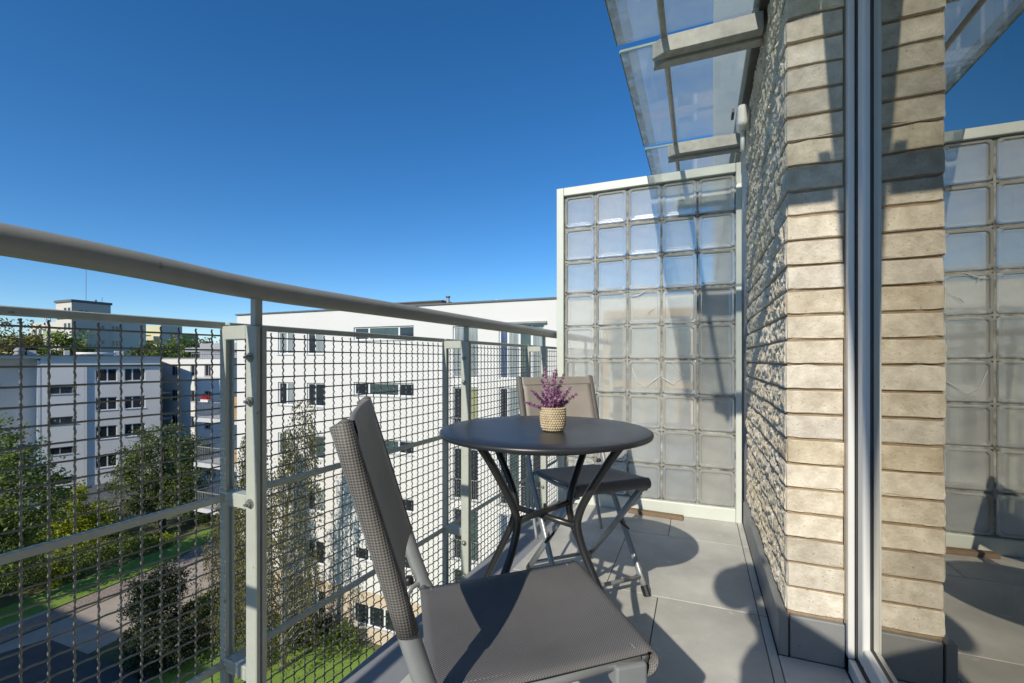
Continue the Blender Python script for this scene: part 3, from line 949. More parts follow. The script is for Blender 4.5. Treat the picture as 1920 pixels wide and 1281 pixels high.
def birch(label, base, h, strands, width, seed, mat='leaf_olive', lean=0., dens=26):
    global rng
    keep, rng = rng, np.random.default_rng(seed)
    t = thing('birch_tree', label, 'birch tree', base, 0, 'birches before the white block')
    b = MB()
    path = [(0, 0, 0), (.06, .03, h * .3), (-.05 + lean * .15, .05, h * .6), (.08 + lean * .6, -.04, h * .85), (.12 + lean, 0, h)]
    b.tube(path, [.15, .12, .08, .035, .01], 7)
    P = []
    for i in range(strands):
        z = h * rng.uniform(.12, 1.0) ** 1.15
        rad = width * (1.08 - .85 * (z / h) ** 1.6) * rng.uniform(.25, 1)
        ang = rng.uniform(0, 2 * math.pi)
        tip = Vector((math.cos(ang) * rad + lean * max(0, z / h - .35) ** 1.3 * 1.6, math.sin(ang) * rad, z))
        if i % 3 == 0:
            s0 = Vector((lean * max(0, z / h - .5) * 1.2, 0, max(.5, z - rad * .9)))
            b.tube([s0, s0.lerp(tip, .6) + Vector((0, 0, .25)), tip], [.03, .018, .006], 4)
        ln = rng.uniform(.7, 2.3) * min(1, z / 3)
        k = int(dens * ln) + 4
        s = rng.uniform(0, 1, k)
        P.append(np.stack([tip.x + rng.normal(0, .09, k) + .12 * s * math.cos(ang), tip.y + rng.normal(0, .09, k) + .12 * s * math.sin(ang), tip.z - s * ln + rng.normal(0, .03, k)], 1))
    P = np.concatenate(P)
    P = P[P[:, 2] > .05]
    link('crown', quads_mesh('crown', leaf_quads(P, .115, down=True, aspect=.55), M[mat]), t)
    b.build('trunk', M['birchbark'], t, smooth=True)
    rng = keep
    return t
birch('slender weeping birch reaching up before the white block', (-17.9, 15.55, GZ), 12.6, 300, 1.9, 21, lean=1.5)
birch('shorter weeping birch left of the slender one, behind the railing post', (-20.4, 16.0, GZ), 11.0, 420, 1.7, 22, dens=30)
birch('drooping birch sapling near the balcony slabs of the white block', (-25.6, 18.4, GZ), 7.0, 240, 1.6, 23)

def shrub(label, x, y, rx, ry, h, mat, seed, size=.15, dens=1.):
    n = max(14, int(34 * rx * ry * dens))
    return tree('shrub', label, 'shrub', (x, y, GZ), h, [(0, 0, h * .45, rx, ry, h * .55, 1)], M[mat], n, 46, size, .04, .42, seed=seed, hollow=.4, group='shrubs in the garden beds')
shrub('low bright green shrub beside the young lime tree', -39.4, 17.6, 1.6, 1.6, 1.3, 'leaf_mid', 31)
shrub('yellow tipped shrub at the lawn edge under the young tree', -38.3, 16.2, .9, .9, .9, 'leaf_lime', 32)
shrub('broad spreading juniper shrub behind the sunny lawn', -39.2, 20.6, 1.9, 1.5, 1.2, 'leaf_mid', 33)
shrub('lime shrub below the round garden tree', -38.6, 22.4, .9, 1.0, .8, 'leaf_lime', 34)
shrub('dark hedge bush in shade under the tall left tree', -39.5, 14.6, 2.0, 1.6, 2.0, 'leaf_dark', 35)
shrub('dark bush before the ground floor of the shaded block', -46.5, 18.2, 2.2, 1.8, 2.3, 'leaf_dark', 36)
shrub('wide dark bush between the shaded block and the young tree', -45.0, 21.2, 2.2, 2.0, 2.2, 'leaf_dark', 37)
shrub('bush with pale tips at the end of the gravel path', -40.6, 27.6, 2.0, 1.6, 1.5, 'leaf_mid', 38)
shrub('dark rounded bush against the cream ground floor', -18.2, 17.4, 1.3, .9, 1.6, 'needle', 39)
shrub('light green bush below the ground floor ribbon window', -16.2, 17.5, 1.1, .8, 1.5, 'leaf_mid', 40)
shrub('bright green bush at the foot of the slender birch', -19.6, 15.2, 1.3, 1.2, 1.0, 'leaf_mid', 41)
shrub('olive bush at the foot of the shorter birch', -22.6, 16.0, 1.2, 1.3, 1.6, 'leaf_olive', 42)
shrub('small green bush where the drive meets the birch lawn', -24.6, 16.9, 1.3, 1.2, 1.4, 'leaf_mid', 43)

for i, (x, y, h, rx, mt, lab) in enumerate((
        (-90, 34.0, 20.2, 3.6, 'leaf_gold', 'yellowing tree in front of the grey tower, left of its balconies'),
        (-86, 36.8, 19.0, 3.2, 'leaf_mid', 'green tree close to the yellowing one below the grey tower'),
        (-98, 32.0, 16.8, 3.4, 'leaf_gold', 'low yellowing tree at the far left edge above the flat roof'),
        (-86, 47.2, 17.0, 3.2, 'leaf_dark', 'dark tree at the right foot of the grey tower'),
        (-84, 50.6, 18.4, 3.7, 'leaf_mid', 'broad tree above the middle of the shaded roof'),
        (-82, 54.6, 18.6, 3.6, 'leaf_olive', 'olive tree before the yellow wing'),
        (-80, 58.4, 17.4, 3.3, 'leaf_dark', 'dark tree below the green and yellow block'),
        (-78, 62, 17.4, 3.2, 'leaf_gold', 'yellowish tree below the green wing of the far block'),
        (-82, 76, 18.2, 3.4, 'leaf_dark', 'far grey green tree right of the green wing'))):
    tree('broadleaf_tree', lab, 'tree', (x, y, GZ), h, [(0, 0, h * .66, rx, rx, h * .34, 1)], M[mt], 120, 60, .5, .3, 1.25, seed=60 + i, hollow=.4, group='trees beyond the shaded block')

# ------------------------------------------------------------------ the building that carries the balcony
own = thing('apartment_building', 'pale split brick building beside the balcony with a sliding glass door', 'building', (.25, 1.64, 0))
ox, oy = .25, 1.64
def OWN(mb, name, mat, parent=own, **kw):
    """mesh given in world coordinates, hung on the building"""
    q = MB()
    px, py = (ox, oy)
    q.add([(v[0] - px, v[1] - py, v[2]) for v in mb.v], mb.f)
    return q.build(name, M[mat], parent, **kw)
OWN(MB().box((.258, 1.6475, -.05), (.403, 2.905, 2.325)), 'wall_core', 'mortar')
OWN(MB().box((.2305, 1.628, 0), (.2575, 2.835, .128)), 'skirting', 'skirting', bevel=.003)
OWN(MB().box((.2625, 1.6285, 0), (.4035, 1.647, .128)), 'skirting', 'skirting', bevel=.003)
OWN(MB().box((.225, 1.62, 2.328), (.5, 2.93, 2.352)), 'flashing', 'flash')
OWN(MB().box((.2425, 1.66, 2.354), (.9, 9, 7)), 'upper_wall', 'stucco')
lint = MB()
lint.add([(.325, 1.655, 2.33), (.105, -1.6, 2.33), (.9, -1.6, 2.33), (.9, 1.655, 2.33), (.325, 1.655, 7), (.105, -1.6, 7), (.9, -1.6, 7), (.9, 1.655, 7)],
         [(0, 3, 2, 1), (4, 5, 6, 7), (0, 1, 5, 4), (1, 2, 6, 5), (2, 3, 7, 6), (3, 0, 4, 7)])
OWN(lint, 'lintel', 'stucco')
OWN(MB().box((.27, 2.92, -.05), (.9, 9, 2.34)), 'side_wall', 'stucco')
OWN(MB().box((.27, -6, -13.4), (8, 9, -.26)), 'lower_wall', 'stucco')
OWN(MB().box((.27, -6, 2.36), (.9, -1.62, 7)), 'upper_wall', 'stucco')
OWN(MB().box((.30, -4.0, 0), (.9, -1.62, 2.33)), 'side_wall', 'stucco')

# bricks: every one its own object, meshes shared among alike ones
def split_brick(L, D, Hh, seed, header=False):
    """x=0 is the split face, y=0 the near end, z=0 the bed"""
    r = np.random.default_rng(seed)
    ny, nz = max(6, int(L / .0085)), 9
    ys = np.linspace(0, L, ny + 1)
    zs = np.linspace(0, Hh, nz + 1)
    ph = r.uniform(0, 6.28, 6)
    vs = []
    ky, kz_ = ny + 2, 5
    nd = r.normal(0, 1, (ky + 1, kz_ + 1))
    nd2 = r.normal(0, 1, (ny // 5 + 3, kz_ + 1))
    def lat(g, fy, fz):
        i0, j0 = int(fy), int(fz)
        i0, j0 = min(i0, g.shape[0] - 2), min(j0, g.shape[1] - 2)
        p, q = fy - i0, fz - j0
        return (g[i0, j0] * (1 - p) + g[i0 + 1, j0] * p) * (1 - q) + (g[i0, j0 + 1] * (1 - p) + g[i0 + 1, j0 + 1] * p) * q
    for i, y in enumerate(ys):
        for j, z in enumerate(zs):
            e = min(i, ny - i, 2) / 2 * min(j, nz - j, 1)
            d = .0030 * lat(nd, i, j / nz * (kz_ - .01)) + .0030 * lat(nd2, i / 5, j / nz * (kz_ - .01)) + r.normal(0, .0006)
            if header:
                d *= min(1, i / 6 + .05)
            edge = .0028 if (j in (0, nz)) else 0
            vs.append((.002 - d * (.35 + .65 * min(1, e)) + edge + (.004 if i in (0, ny) else 0), y, z))
    W_ = nz + 1
    fs = [(i * W_ + j, i * W_ + j + 1, (i + 1) * W_ + j + 1, (i + 1) * W_ + j) for i in range(ny) for j in range(nz)]
    o = len(vs)
    c = .0032
    if not header:
        vs += [(D, 0, 0), (D, L, 0), (D, L, Hh), (D, 0, Hh)]
        bot = [i * W_ for i in range(ny + 1)]
        top = [i * W_ + nz for i in range(ny + 1)]
        fs += [tuple(bot + [o + 1, o]), tuple(top[::-1] + [o + 3, o + 2]), tuple(list(range(nz, -1, -1)) + [o, o + 3]), tuple([ny * W_ + j for j in range(nz + 1)] + [o + 2, o + 1])]
        ns = 0
    else:
        # near end is sawn and smooth, with a worn arris
        jj = lambda: r.normal(0, .0011) + (.006 if r.random() < .05 else 0)
        vs += [(D, c, 0), (D, L, 0), (D, L, Hh), (D, c, Hh)]
        bot = [i * W_ for i in range(1, ny + 1)]
        top = [i * W_ + nz for i in range(1, ny + 1)]
        q = len(vs)
        n = 8
        ring = [(c + (D - 2 * c) * k / n + .004, 0, c + jj()) for k in range(n + 1)] + [(c + (D - 2 * c) * k / n + .004, 0, Hh - c + jj()) for k in range(n, -1, -1)]
        ring = [(min(p[0], D - c), jj() * .4, p[2]) for p in ring]
        vs += ring
        fs += [tuple(bot + [o + 1, o]), tuple(top[::-1] + [o + 3, o + 2]), tuple([ny * W_ + j for j in range(nz + 1)] + [o + 2, o + 1])]
        ns = len(fs)
        fs += [tuple(range(q, q + len(ring)))[::-1]]
        m_ = n + 1
        a0, a1 = W_, W_ + nz                                    # second column of the split face: bottom, top
        fs += [tuple([a0, o] + [q + k for k in range(n, -1, -1)]),
               tuple([o + 3, a1] + [q + m_ + n - k for k in range(0, n + 1)]),
               (o, o + 3, q + m_, q + n),
               tuple([W_ + j for j in range(nz, -1, -1)] + [q, q + len(ring) - 1])]
        # drop the first grid column, now replaced
        fs = [f for k, f in enumerate(fs) if not (k < nz)]
        ns -= nz
    me = bpy.data.meshes.new('brick')
    me.from_pydata(vs, [], fs)
    me.materials.append(M['split'])
    me.materials.append(M['brick'])
    if header:
        for p in me.polygons:
            if p.index >= ns:
                p.material_index = 1
    me.update()
    return me
PH, BH = .0768, .0688
stretch = [split_brick(.240, .012, BH, 100 + i) for i in range(14)]
half = [split_brick(.118, .012, BH, 130 + i) for i in range(5)]
heads = [split_brick(.118, .154, BH, 150 + i, True) for i in range(8)]
headl = [split_brick(.24, .154, BH, 170 + i, True) for i in range(8)]
for kz in range(29):
    z = .139 + kz * PH
    if z + BH > 2.327:
        break
    y = oy + random.uniform(-.0015, .0015)
    first = random.choice(heads if kz % 2 else headl)
    jx = random.uniform(-.003, .003)
    link('brick', first, own, (jx, y - oy, z))
    y += (.118 if kz % 2 else .24) + .009
    while y < 2.85:
        L = .24
        mesh = random.choice(stretch)
        if y + L > 2.90:
            mesh, L = random.choice(half), .118
            if y + L > 2.91:
                break
        link('brick', mesh, own, (random.uniform(-.003, .003), y - oy, z + random.uniform(-.001, .001)))
        y += L + .009

# sliding door: fixed frame and sash with its pane
door = OWN(MB().box((.4065, 1.612, .04), (.4235, 1.638, 2.32)).box((.4065, -1.5, .0), (.4235, 1.610, .042)), 'door', 'alu', bevel=.003)
def DOOR(mb, name, mat, **kw):
    return OWN(mb, name, mat, parent=door, **kw)
DOOR(MB().box((.4045, 1.6395, .13), (.41, 1.648, 2.3)), 'sealant', 'mortar')
DOOR(MB().box((.4245, 1.606, .0), (.47, 1.634, 2.32)).box((.4245, -1.5, -.0), (.47, 1.605, .046)), 'frame_groove', 'gasket')
sash = MB()
sash.box((.4265, 1.556, .050), (.462, 1.603, 2.31))
sash.box((.4265, -1.5, .050), (.462, 1.554, .108))
DOOR(sash, 'sash', 'alu', bevel=.007, seg=3)
DOOR(MB().box((.4435, 1.550, .1085), (.456, 1.5555, 2.31)).box((.4435, -1.5, .1085), (.456, 1.549, .113)), 'gasket', 'gasket')
DOOR(MB().box((.4470, -1.5, .114), (.4474, 1.5495, 2.31)), 'pane', 'doorglass')
room = MB()
room.box((.48, -1.6, -.04), (4.5, 1.9, -.002))
OWN(room, 'room_floor', 'roomfloor')
OWN(MB().box((4.5, -1.6, 0), (4.6, 1.9, 2.33)).box((.48, 1.66, .002), (4.49, 1.9, 2.33)).box((.48, -1.7, .002), (4.49, -1.6, 2.33)), 'room_wall', 'roomwall')
for i in range(13):
    y = 1.28 - .105 * i
    OWN(MB().obox((.60 - .012, y - .045, 1.2), (.60 + .012, y + .045, 1.2), 2.1, .002, up=(1, 0, 0)) if False else
        MB().add([(.59, y - .045, .15), (.615, y + .045, .15), (.615, y + .045, 2.3), (.59, y - .045, 2.3), (.592, y - .045, .15), (.617, y + .045, .15), (.617, y + .045, 2.3), (.592, y - .045, 2.3)],
                 [(0, 1, 2, 3), (7, 6, 5, 4), (0, 4, 5, 1), (1, 5, 6, 2), (2, 6, 7, 3), (3, 7, 4, 0)]), 'blind_slat', 'blind')

# ------------------------------------------------------------------ balcony floor: slab, edge sheet, tiles
def railx(y):
    return -.985 + .0425 * (y - .78)
def edgex(y):
    return railx(y) + .026
fl = MB()
fl.add([(edgex(-2), -2, -.25), (edgex(7), 7, -.25), (.45, 7, -.25), (.45, -2, -.25), (edgex(-2), -2, -.012), (edgex(7), 7, -.012), (.45, 7, -.012), (.45, -2, -.012)],
       [(0, 1, 2, 3), (7, 6, 5, 4), (0, 4, 5, 1), (1, 5, 6, 2), (2, 6, 7, 3), (3, 7, 4, 0)])
floor = structure(fl.build('balcony_floor', M['joint']))
es = MB()
es.add([(edgex(-2) - .004, -2, -.0118), (edgex(7) - .004, 7, -.0118), (edgex(7) + .155, 7, -.0118), (edgex(-2) + .155, -2, -.0118),
        (edgex(-2) - .004, -2, -.004), (edgex(7) - .004, 7, -.004), (edgex(7) + .155, 7, -.004), (edgex(-2) + .155, -2, -.004)],
       [(0, 1, 2, 3), (7, 6, 5, 4), (0, 4, 5, 1), (1, 5, 6, 2), (2, 6, 7, 3), (3, 7, 4, 0)])
es.build('edge_sheet', M['gutter'], floor)
rows = [(-1.45, -.75), (-.75, -.10), (-.10, .55), (.55, 1.20), (1.20, 1.85), (1.85, 2.50), (2.50, 3.15), (3.15, 3.8), (3.8, 4.5), (4.5, 5.2)]
for i, (y0, y1) in enumerate(rows):
    off = -.35 if i % 2 else -.146
    cuts = [x for x in (off - .55, off, ) if x < .19]
    cuts = sorted(cuts) + [.200]
    if off + .55 < .19:
        cuts.append(off + .55)
    cuts = sorted(set(cuts))
    a, b_ = edgex(y0) + .158, edgex(y1) + .158
    xs = [None] + [c for c in cuts if c > -.75] + [.229]
    for j in range(len(xs) - 1):
        x1 = xs[j + 1]
        if j == 0:
            p = [(a, y0 + .0015), (x1 - .0015, y0 + .0015), (x1 - .0015, y1 - .0015), (b_, y1 - .0015)]
        else:
            p = [(xs[j] + .0015, y0 + .0015), (x1 - .0015, y0 + .0015), (x1 - .0015, y1 - .0015), (xs[j] + .0015, y1 - .0015)]
        m = MB()
        m.add([(q[0], q[1], -.0118) for q in p] + [(q[0], q[1], 0) for q in p], [(0, 3, 2, 1), (4, 5, 6, 7), (0, 1, 5, 4), (1, 2, 6, 5), (2, 3, 7, 6), (3, 0, 4, 7)])
        m.build('tile', M['tile'], floor, bevel=.0012, seg=1)
    if y1 < 1.6:
        m = MB()
        m.box((.2305, y0 + .0015, -.0118), (.403, y1 - .0015, 0))
        m.build('tile', M['tile'], floor, bevel=.0012, seg=1)
m = MB()
m.box((.2305, 1.2015, -.0118), (.403, 1.6265, 0))
m.build('tile', M['tile'], floor, bevel=.0012, seg=1)

# ------------------------------------------------------------------ railing: posts, handrail, woven mesh panels
rl = thing('balcony_railing', 'grey steel balcony railing with round handrail and woven wire mesh', 'railing', (railx(.78), .78, 0))
PX, PY = railx(.78), .78
def RL(mb, name, mat, parent=None, **kw):
    q = MB()
    q.add([(v[0] - PX, v[1] - PY, v[2]) for v in mb.v], mb.f)
    return q.build(name, M[mat], parent or rl, **kw)
hp = [(-1.10, -1.2, 1.115), (-1.055, -.35, 1.112), (-1.000, .37, 1.106), (-.985, .78, 1.089), (railx(1.25), 1.25, 1.088), (railx(1.77), 1.77, 1.087), (railx(2.73), 2.73, 1.087), (railx(5.6), 5.6, 1.087)]
def smooth_path(P, n=8):
    P = [Vector(p) for p in P]
    out = []
    for i in range(len(P) - 1):
        p0, p1, p2, p3 = P[max(i - 1, 0)], P[i], P[i + 1], P[min(i + 2, len(P) - 1)]
        for k in range(n):
            t = k / n
            out.append(.5 * ((2 * p1) + (p2 - p0) * t + (2 * p0 - 5 * p1 + 4 * p2 - p3) * t * t + (3 * p1 - p0 - 3 * p2 + p3) * t ** 3))
    out.append(P[-1])
    return out
RL(MB().tube(smooth_path(hp), .0255, 24), 'handrail', 'rail', smooth=True)
posts = [-.20, .78, 1.77, 2.73, 3.70, 4.68]
OFF = .118                                                        # mesh plane stands this far outside the posts
rdir = Vector((.0425, 1, 0)).normalized()
rnor = Vector((1, -.0425, 0)).normalized()                          # towards the balcony
def meshp(y, z, k=0):
    p = Vector((railx(y), y, z)) - rnor * (OFF + k)
    return p
for y in posts:
    x = railx(y)
    m = MB()
    m.box((x - .018, y - .015, -.24), (x + .018, y - .003, 1.0))
    m.box((x - .018, y + .003, -.24), (x + .018, y + .015, 1.0))
    m.box((x - .012, y - .0028, -.24), (x + .012, y + .0028, .985))
    post = RL(m, 'post', 'paint', bevel=.002, seg=1)
    RL(MB().box((x - .0085, y - .010, 1.0015), (x + .0085, y + .010, 1.075)), 'rail_bracket', 'paint', parent=post, bevel=.0015)
    RL(MB().box((x - .019, y + .0155, .80), (x + .005, y + .022, 1.002)), 'splice_plate', 'paint', parent=post)
    for z in (.985, .577, .165):
        a = Vector((x - .018, y, z))
        b = meshp(y, z, -.012)
        RL(MB().obox(a, b, .030, .034), 'stub_bar', 'paint', parent=post, bevel=.002, seg=1)
    for z in (.925, .82, .577, .12, -.02):
        RL(MB().tube([(x - .002, y - .0155, z), (x - .002, y - .0175, z)], .0115, 12).tube([(x - .002, y - .0175, z), (x - .002, y - .024, z)], .0072, 6).tube([(x - .002, y - .024, z), (x - .002, y - .031, z)], .0036, 8), 'bolt', 'bolt', parent=post)
Z0, Z1 = -.22, 1.002
CZ, CY = .0362, .0372
AMP = .0024
def vwire():
    zs = np.arange(Z0, Z1 - .008, CZ / 8)
    return MB().tube([(AMP * math.sin(2 * math.pi * (z - Z0) / (CZ / 2 * 1.0)), 0, z) for z in zs], .0021, 5).mesh('wire', M['wire'], True)
VW = vwire()
def hwire(L):
    ys = np.arange(0, L, CY / 7)
    return MB().tube([(AMP * .8 * math.sin(2 * math.pi * y / (CY / 1.0)), y, 0) for y in ys], .0021, 5).mesh('wire', M['wire'], True)
rot = math.atan2(-.0425, 1)
for i in range(len(posts) - 1):
    ya, yb = posts[i], posts[i + 1]
    # frame of the panel: top bar, two rails, end stiles
    m = MB()
    m.obox(meshp(ya + .004, 1.005), meshp(yb - .004, 1.005), .020, .016)
    for z in (.577, .165):
        m.obox(meshp(ya + .004, z - .0, -.014), meshp(yb - .004, z, -.014), .012, .017)
    m.obox(meshp(yb - .0095, Z0, -.013), meshp(yb - .0095, .996, -.013), .022, .011, up=rdir)
    m.obox(meshp(ya + .008, Z0, -.013), meshp(ya + .008, .996, -.013), .018, .006, up=rdir)
    pn = RL(m, 'mesh_panel', 'paint', bevel=.002, seg=1)
    if ya > 3:
        q = MB()
        for y in np.arange(ya + .02, yb - .01, CY):
            q.tube([meshp(y, Z0), meshp(y, 1.0)], .002, 4)
        for z in np.arange(Z0 + .01, 1.0, CZ):
            q.tube([meshp(ya, z), meshp(yb, z)], .002, 4)
        o = RL(q, 'wire_mesh', 'wire', parent=pn)
        o['kind'] = 'stuff'
        continue
    HW = hwire(yb - ya - .006)
    y = ya + .018
    while y < yb - .004:
        p = meshp(y, 0)
        link('wire', VW, pn, (p.x - PX, p.y - PY, 0), (0, 0, rot))
        y += CY
    z = Z0 + .0045
    p = meshp(ya + .003, 0)
    while z < .985:
        link('wire', HW, pn, (p.x - PX, p.y - PY, z), (0, 0, rot))
        z += CZ

# ------------------------------------------------------------------ glass block screen
sc = thing('glass_block_screen', 'pale framed glass block screen at the end of the balcony', 'screen', (-.322, 2.85, 0))
sx = -.322
fr = MB()
XL, XR, ZT = -.852, .2245, 2.025
YF, YK = 2.838, 2.945
fr.box((XL, YF, 0), (XL + .047, YK, ZT))
fr.box((XR - .030, YF, 0), (XR, YK, ZT))
fr.box((XL + .0475, YF, ZT - .052), (XR - .0305, YK, ZT))
fr.box((XL + .0475, YF + .004, .0), (XR - .0305, YK, .077))
def SC(mb, name, mat, **kw):
    q = MB()
    q.add([(v[0] - sx, v[1] - 2.85, v[2]) for v in mb.v], mb.f)
    return q.build(name, M[mat], sc, **kw)
SC(fr, 'frame', 'white_frame', bevel=.004)
bx0, bx1, bz0, bz1 = XL + .047, XR - .030, .077, ZT - .052
nx, nz = 5, 9
px_, pz_ = (bx1 - bx0) / nx, (bz1 - bz0) / nz
gm = MB()
for i in range(nx + 1):
    x = bx0 + i * px_
    gm.box((max(bx0, x - .0055), YF + .026, bz0), (min(bx1, x + .0055), YK - .02, bz1))
for j in range(nz + 1):
    z = bz0 + j * pz_
    for i in range(nx):
        gm.box((bx0 + i * px_ + .0056, YF + .026, max(bz0, z - .006)), (bx0 + (i + 1) * px_ - .0056, YK - .02, min(bz1, z + .006)))
SC(gm, 'grout', 'mortar_screen')
def block_mesh(w, h, seed):
    r = random.Random(seed)
    t = .078
    m = MB()
    a, b = w / 2, h / 2
    rings = [(0, t * .5, a, b), (0, .004, a, b), (.005, -.001, a, b), (.013, .0, a, b), (.017, .0065, a, b), (.030, .0078, a, b)]
    vs, fs = [], []
    def ring(ins, y):
        aa, bb = a - ins, b - ins
        c = .012
        return [(-aa + c, y, -bb), (aa - c, y, -bb), (aa, y, -bb + c), (aa, y, bb - c), (aa - c, y, bb), (-aa + c, y, bb), (-aa, y, bb - c), (-aa, y, -bb + c)]
    seq = [ring(q[0], q[1]) for q in rings][::-1]
    back = [[(p[0], t - p[1], p[2]) for p in rg] for rg in seq[::-1]]
    allr = seq + back[1:]
    for rg in allr:
        vs += rg
    for i in range(len(allr) - 1):
        for k_ in range(8):
            p, q = i * 8 + k_, i * 8 + (k_ + 1) % 8
            fs.append((p, p + 8, q + 8, q))
    fs.append(tuple(range(8)))
    fs.append(tuple(range((len(allr) - 1) * 8 + 7, (len(allr) - 1) * 8 - 1, -1)))
    m.add(vs, fs)
    return m.mesh('glass_block', M['block'], False)
bm_ = block_mesh(px_ - .0115, pz_ - .0125, 1)
for i in range(nx):
    for j in range(nz):
        link('glass_block', bm_, sc, (bx0 + (i + .5) * px_ - sx + random.uniform(-.001, .001), YF + .018 - 2.85 + random.uniform(-.0015, .0015), bz0 + (j + .5) * pz_),
             (random.uniform(-.006, .006), 0, random.uniform(-.006, .006)))
# smears of clear sealant over a few joints
sm = MB()
def smear(pts, r):
    sm.tube([(bx0 + u * px_, YF + .014, bz0 + w * pz_) for u, w in pts], r, 6, sq=(1, .4))
smear([(2.15, 3.75), (2.3, 3.35), (2.55, 3.22), (2.8, 3.42), (3.0, 3.55)], [.002, .003, .002, .005, .003])
smear([(3.0, 3.5), (3.18, 3.4), (3.32, 3.3), (3.45, 3.42), (3.6, 3.52)], [.003, .006, .003, .002, .001])
smear([(3.05, 3.95), (3.3, 3.92), (3.5, 3.7), (3.62, 3.55)], [.002, .003, .0015, .001])
smear([(2.05, 5.82), (2.3, 5.85), (2.48, 5.93), (2.62, 6.0)], [.001, .007, .005, .002])
smear([(2.3, 5.85), (2.36, 5.72)], [.004, .001])
smear([(2.6, 5.3), (2.68, 5.42), (2.85, 5.52), (2.98, 5.6)], [.003, .004, .001, .001])
smear([(1.3, 4.75), (1.36, 4.62), (1.4, 4.5)], [.002, .003, .002])
SC(sm, 'sealant', 'plastic', smooth=True)
for i, j in ((4, 8), (3, 8)):
    pass

cb = thing('timber_cabinet', 'tall brown timber cabinet blurred behind the right column of glass blocks', 'cabinet', (.085, 3.42, -.004))
MB().box((-.10, -.14, .0), (.10, .14, 1.42)).build('carcass', M['brown'], cb, bevel=.004)
for dx in (-.05, .05):
    MB().box((dx - .046, -.158, .06), (dx + .046, -.1405, 1.38)).build('door', M['orange'] if dx > 0 else M['brown'], cb, bevel=.003)
lamp = thing('wall_box', 'small white plastic box on the brick wall above the glass block screen', 'wall box', (.238, 2.70, 2.19))
MB().box((-.05, -.055, -.05), (.0, .05, .065)).build('housing', M['plastic'], lamp, bevel=.018, seg=3)
MB().tube([(-.02, .02, -.155), (-.02, .02, -.052)], .011, 8).build('conduit', M['plastic'], lamp, smooth=True)
MB().box((-.075, -.045, .03), (-.0625, .04, .05)).build('visor', M['black'], lamp)

# ------------------------------------------------------------------ glass canopy
cp = thing('glass_canopy', 'glass canopy on steel arms above the balcony', 'canopy', (.24, 2.13, 2.25))
def CP(mb, name, mat, **kw):
    q = MB()
    q.add([(v[0] - .24, v[1] - 2.13, v[2] - 2.25) for v in mb.v], mb.f)
    return q.build(name, M[mat], cp, **kw)
arms = [.38, 1.255, 2.13, 3.19, 4.25]
def arm(y, x0):
    m = MB()
    for ya, yb, z0, z1 in ((y - .052, y - .003, 2.255, 2.325), (y + .003, y + .052, 2.245, 2.315)):
        pts = [(x0, ya), (-.135, ya), (-.19, ya + .03), (-.19, yb), (x0, yb)]
        m.add([(p[0], p[1], z0) for p in pts] + [(p[0], p[1], z1) for p in pts],
              [(0, 1, 2, 3, 4)[::-1], (5, 6, 7, 8, 9), (0, 1, 6, 5), (1, 2, 7, 6), (2, 3, 8, 7), (3, 4, 9, 8), (4, 0, 5, 9)])
    return m
def wallx(y):
    return .2405 if y > 1.65 else .325 + (y - 1.655) * .0676 - .004
for y in arms:
    CP(arm(y, wallx(y) + .002), 'arm', 'steel', bevel=.0015, seg=1)
    CP(MB().box((wallx(y) - .03, y - .05, 2.3265), (wallx(y) + .002, y + .05, 2.345)), 'clamp', 'white_frame')
CP(MB().tube([(-.140, y, 2.345 - .012) for y in (arms[0] - .2, arms[-1] + .2)], .0135, 10), 'rod', 'steel', smooth=True)
for i in range(len(arms) - 1):
    ya, yb = arms[i] + (.028 if i else -.06), arms[i + 1] - .028
    x0 = -.345 + .004 * i
    xa, xb = wallx(ya) + .003, wallx(yb) + .003
    gp = MB()
    gp.add([(x0, ya, 2.350), (xa, ya, 2.350), (xb, yb, 2.350), (x0, yb, 2.350), (x0, ya, 2.360), (xa, ya, 2.360), (xb, yb, 2.360), (x0, yb, 2.360)],
           [(0, 3, 2, 1), (4, 5, 6, 7), (0, 1, 5, 4), (1, 2, 6, 5), (2, 3, 7, 6), (3, 0, 4, 7)])
    CP(gp, 'glass_pane', 'canopyglass')
    eg = MB()
    eg.obox((x0 - .001, ya - .0035, 2.355), (x0 + .46, ya - .0035, 2.355), .005, .011)
    eg.obox((x0 - .0035, ya, 2.355), (x0 - .0035, yb, 2.355), .004, .011)
    CP(eg, 'pane_edge', 'edgeglass')
    CP(MB().box((x0 + .001, ya + .003, 2.3472), (x0 + .035, yb - .003, 2.3494)), 'grime_band', 'grime')
    CP(MB().box((x0 + .0355, ya + .003, 2.3484), (x0 + .075, yb - .003, 2.3494)), 'grime_band', 'grime_thin')

CP(MB().box((.205, 1.70, 2.356), (.238, 5.0, 2.372)), 'wall_bar', 'white_frame')

# ------------------------------------------------------------------ furniture
tb = thing('bistro_table', 'round black metal bistro table on four bent tube legs', 'table', (-.434, 1.322, 0))
MB().lathe([(.30, .6945), (.312, .6945), (.3165, .696), (.3185, .701), (.317, .707), (.311, .7100), (.25, .7102), (.12, .7102), (.004, .7102)], 96).build('table_top', M['table'], tb, smooth=True)
def leg_path(a):
    prof = [(.262, .689), (.225, .64), (.175, .565), (.142, .51), (.127, .475), (.122, .45), (.127, .42), (.147, .37), (.19, .295), (.25, .19), (.315, .075), (.335, .012)]
    return smooth_path([(r * math.cos(a), r * math.sin(a), z) for r, z in prof], 4)
for kq in range(4):
    a = R(68 + 90 * kq)
    lg = MB().tube(leg_path(a), .0115, 12).build('leg', M['tubeb'], tb, smooth=True)
    MB().tube([(.337 * math.cos(a), .337 * math.sin(a), .0), (.334 * math.cos(a), .334 * math.sin(a), .016)], .014, 10).build('foot_cap', M['black'], lg)
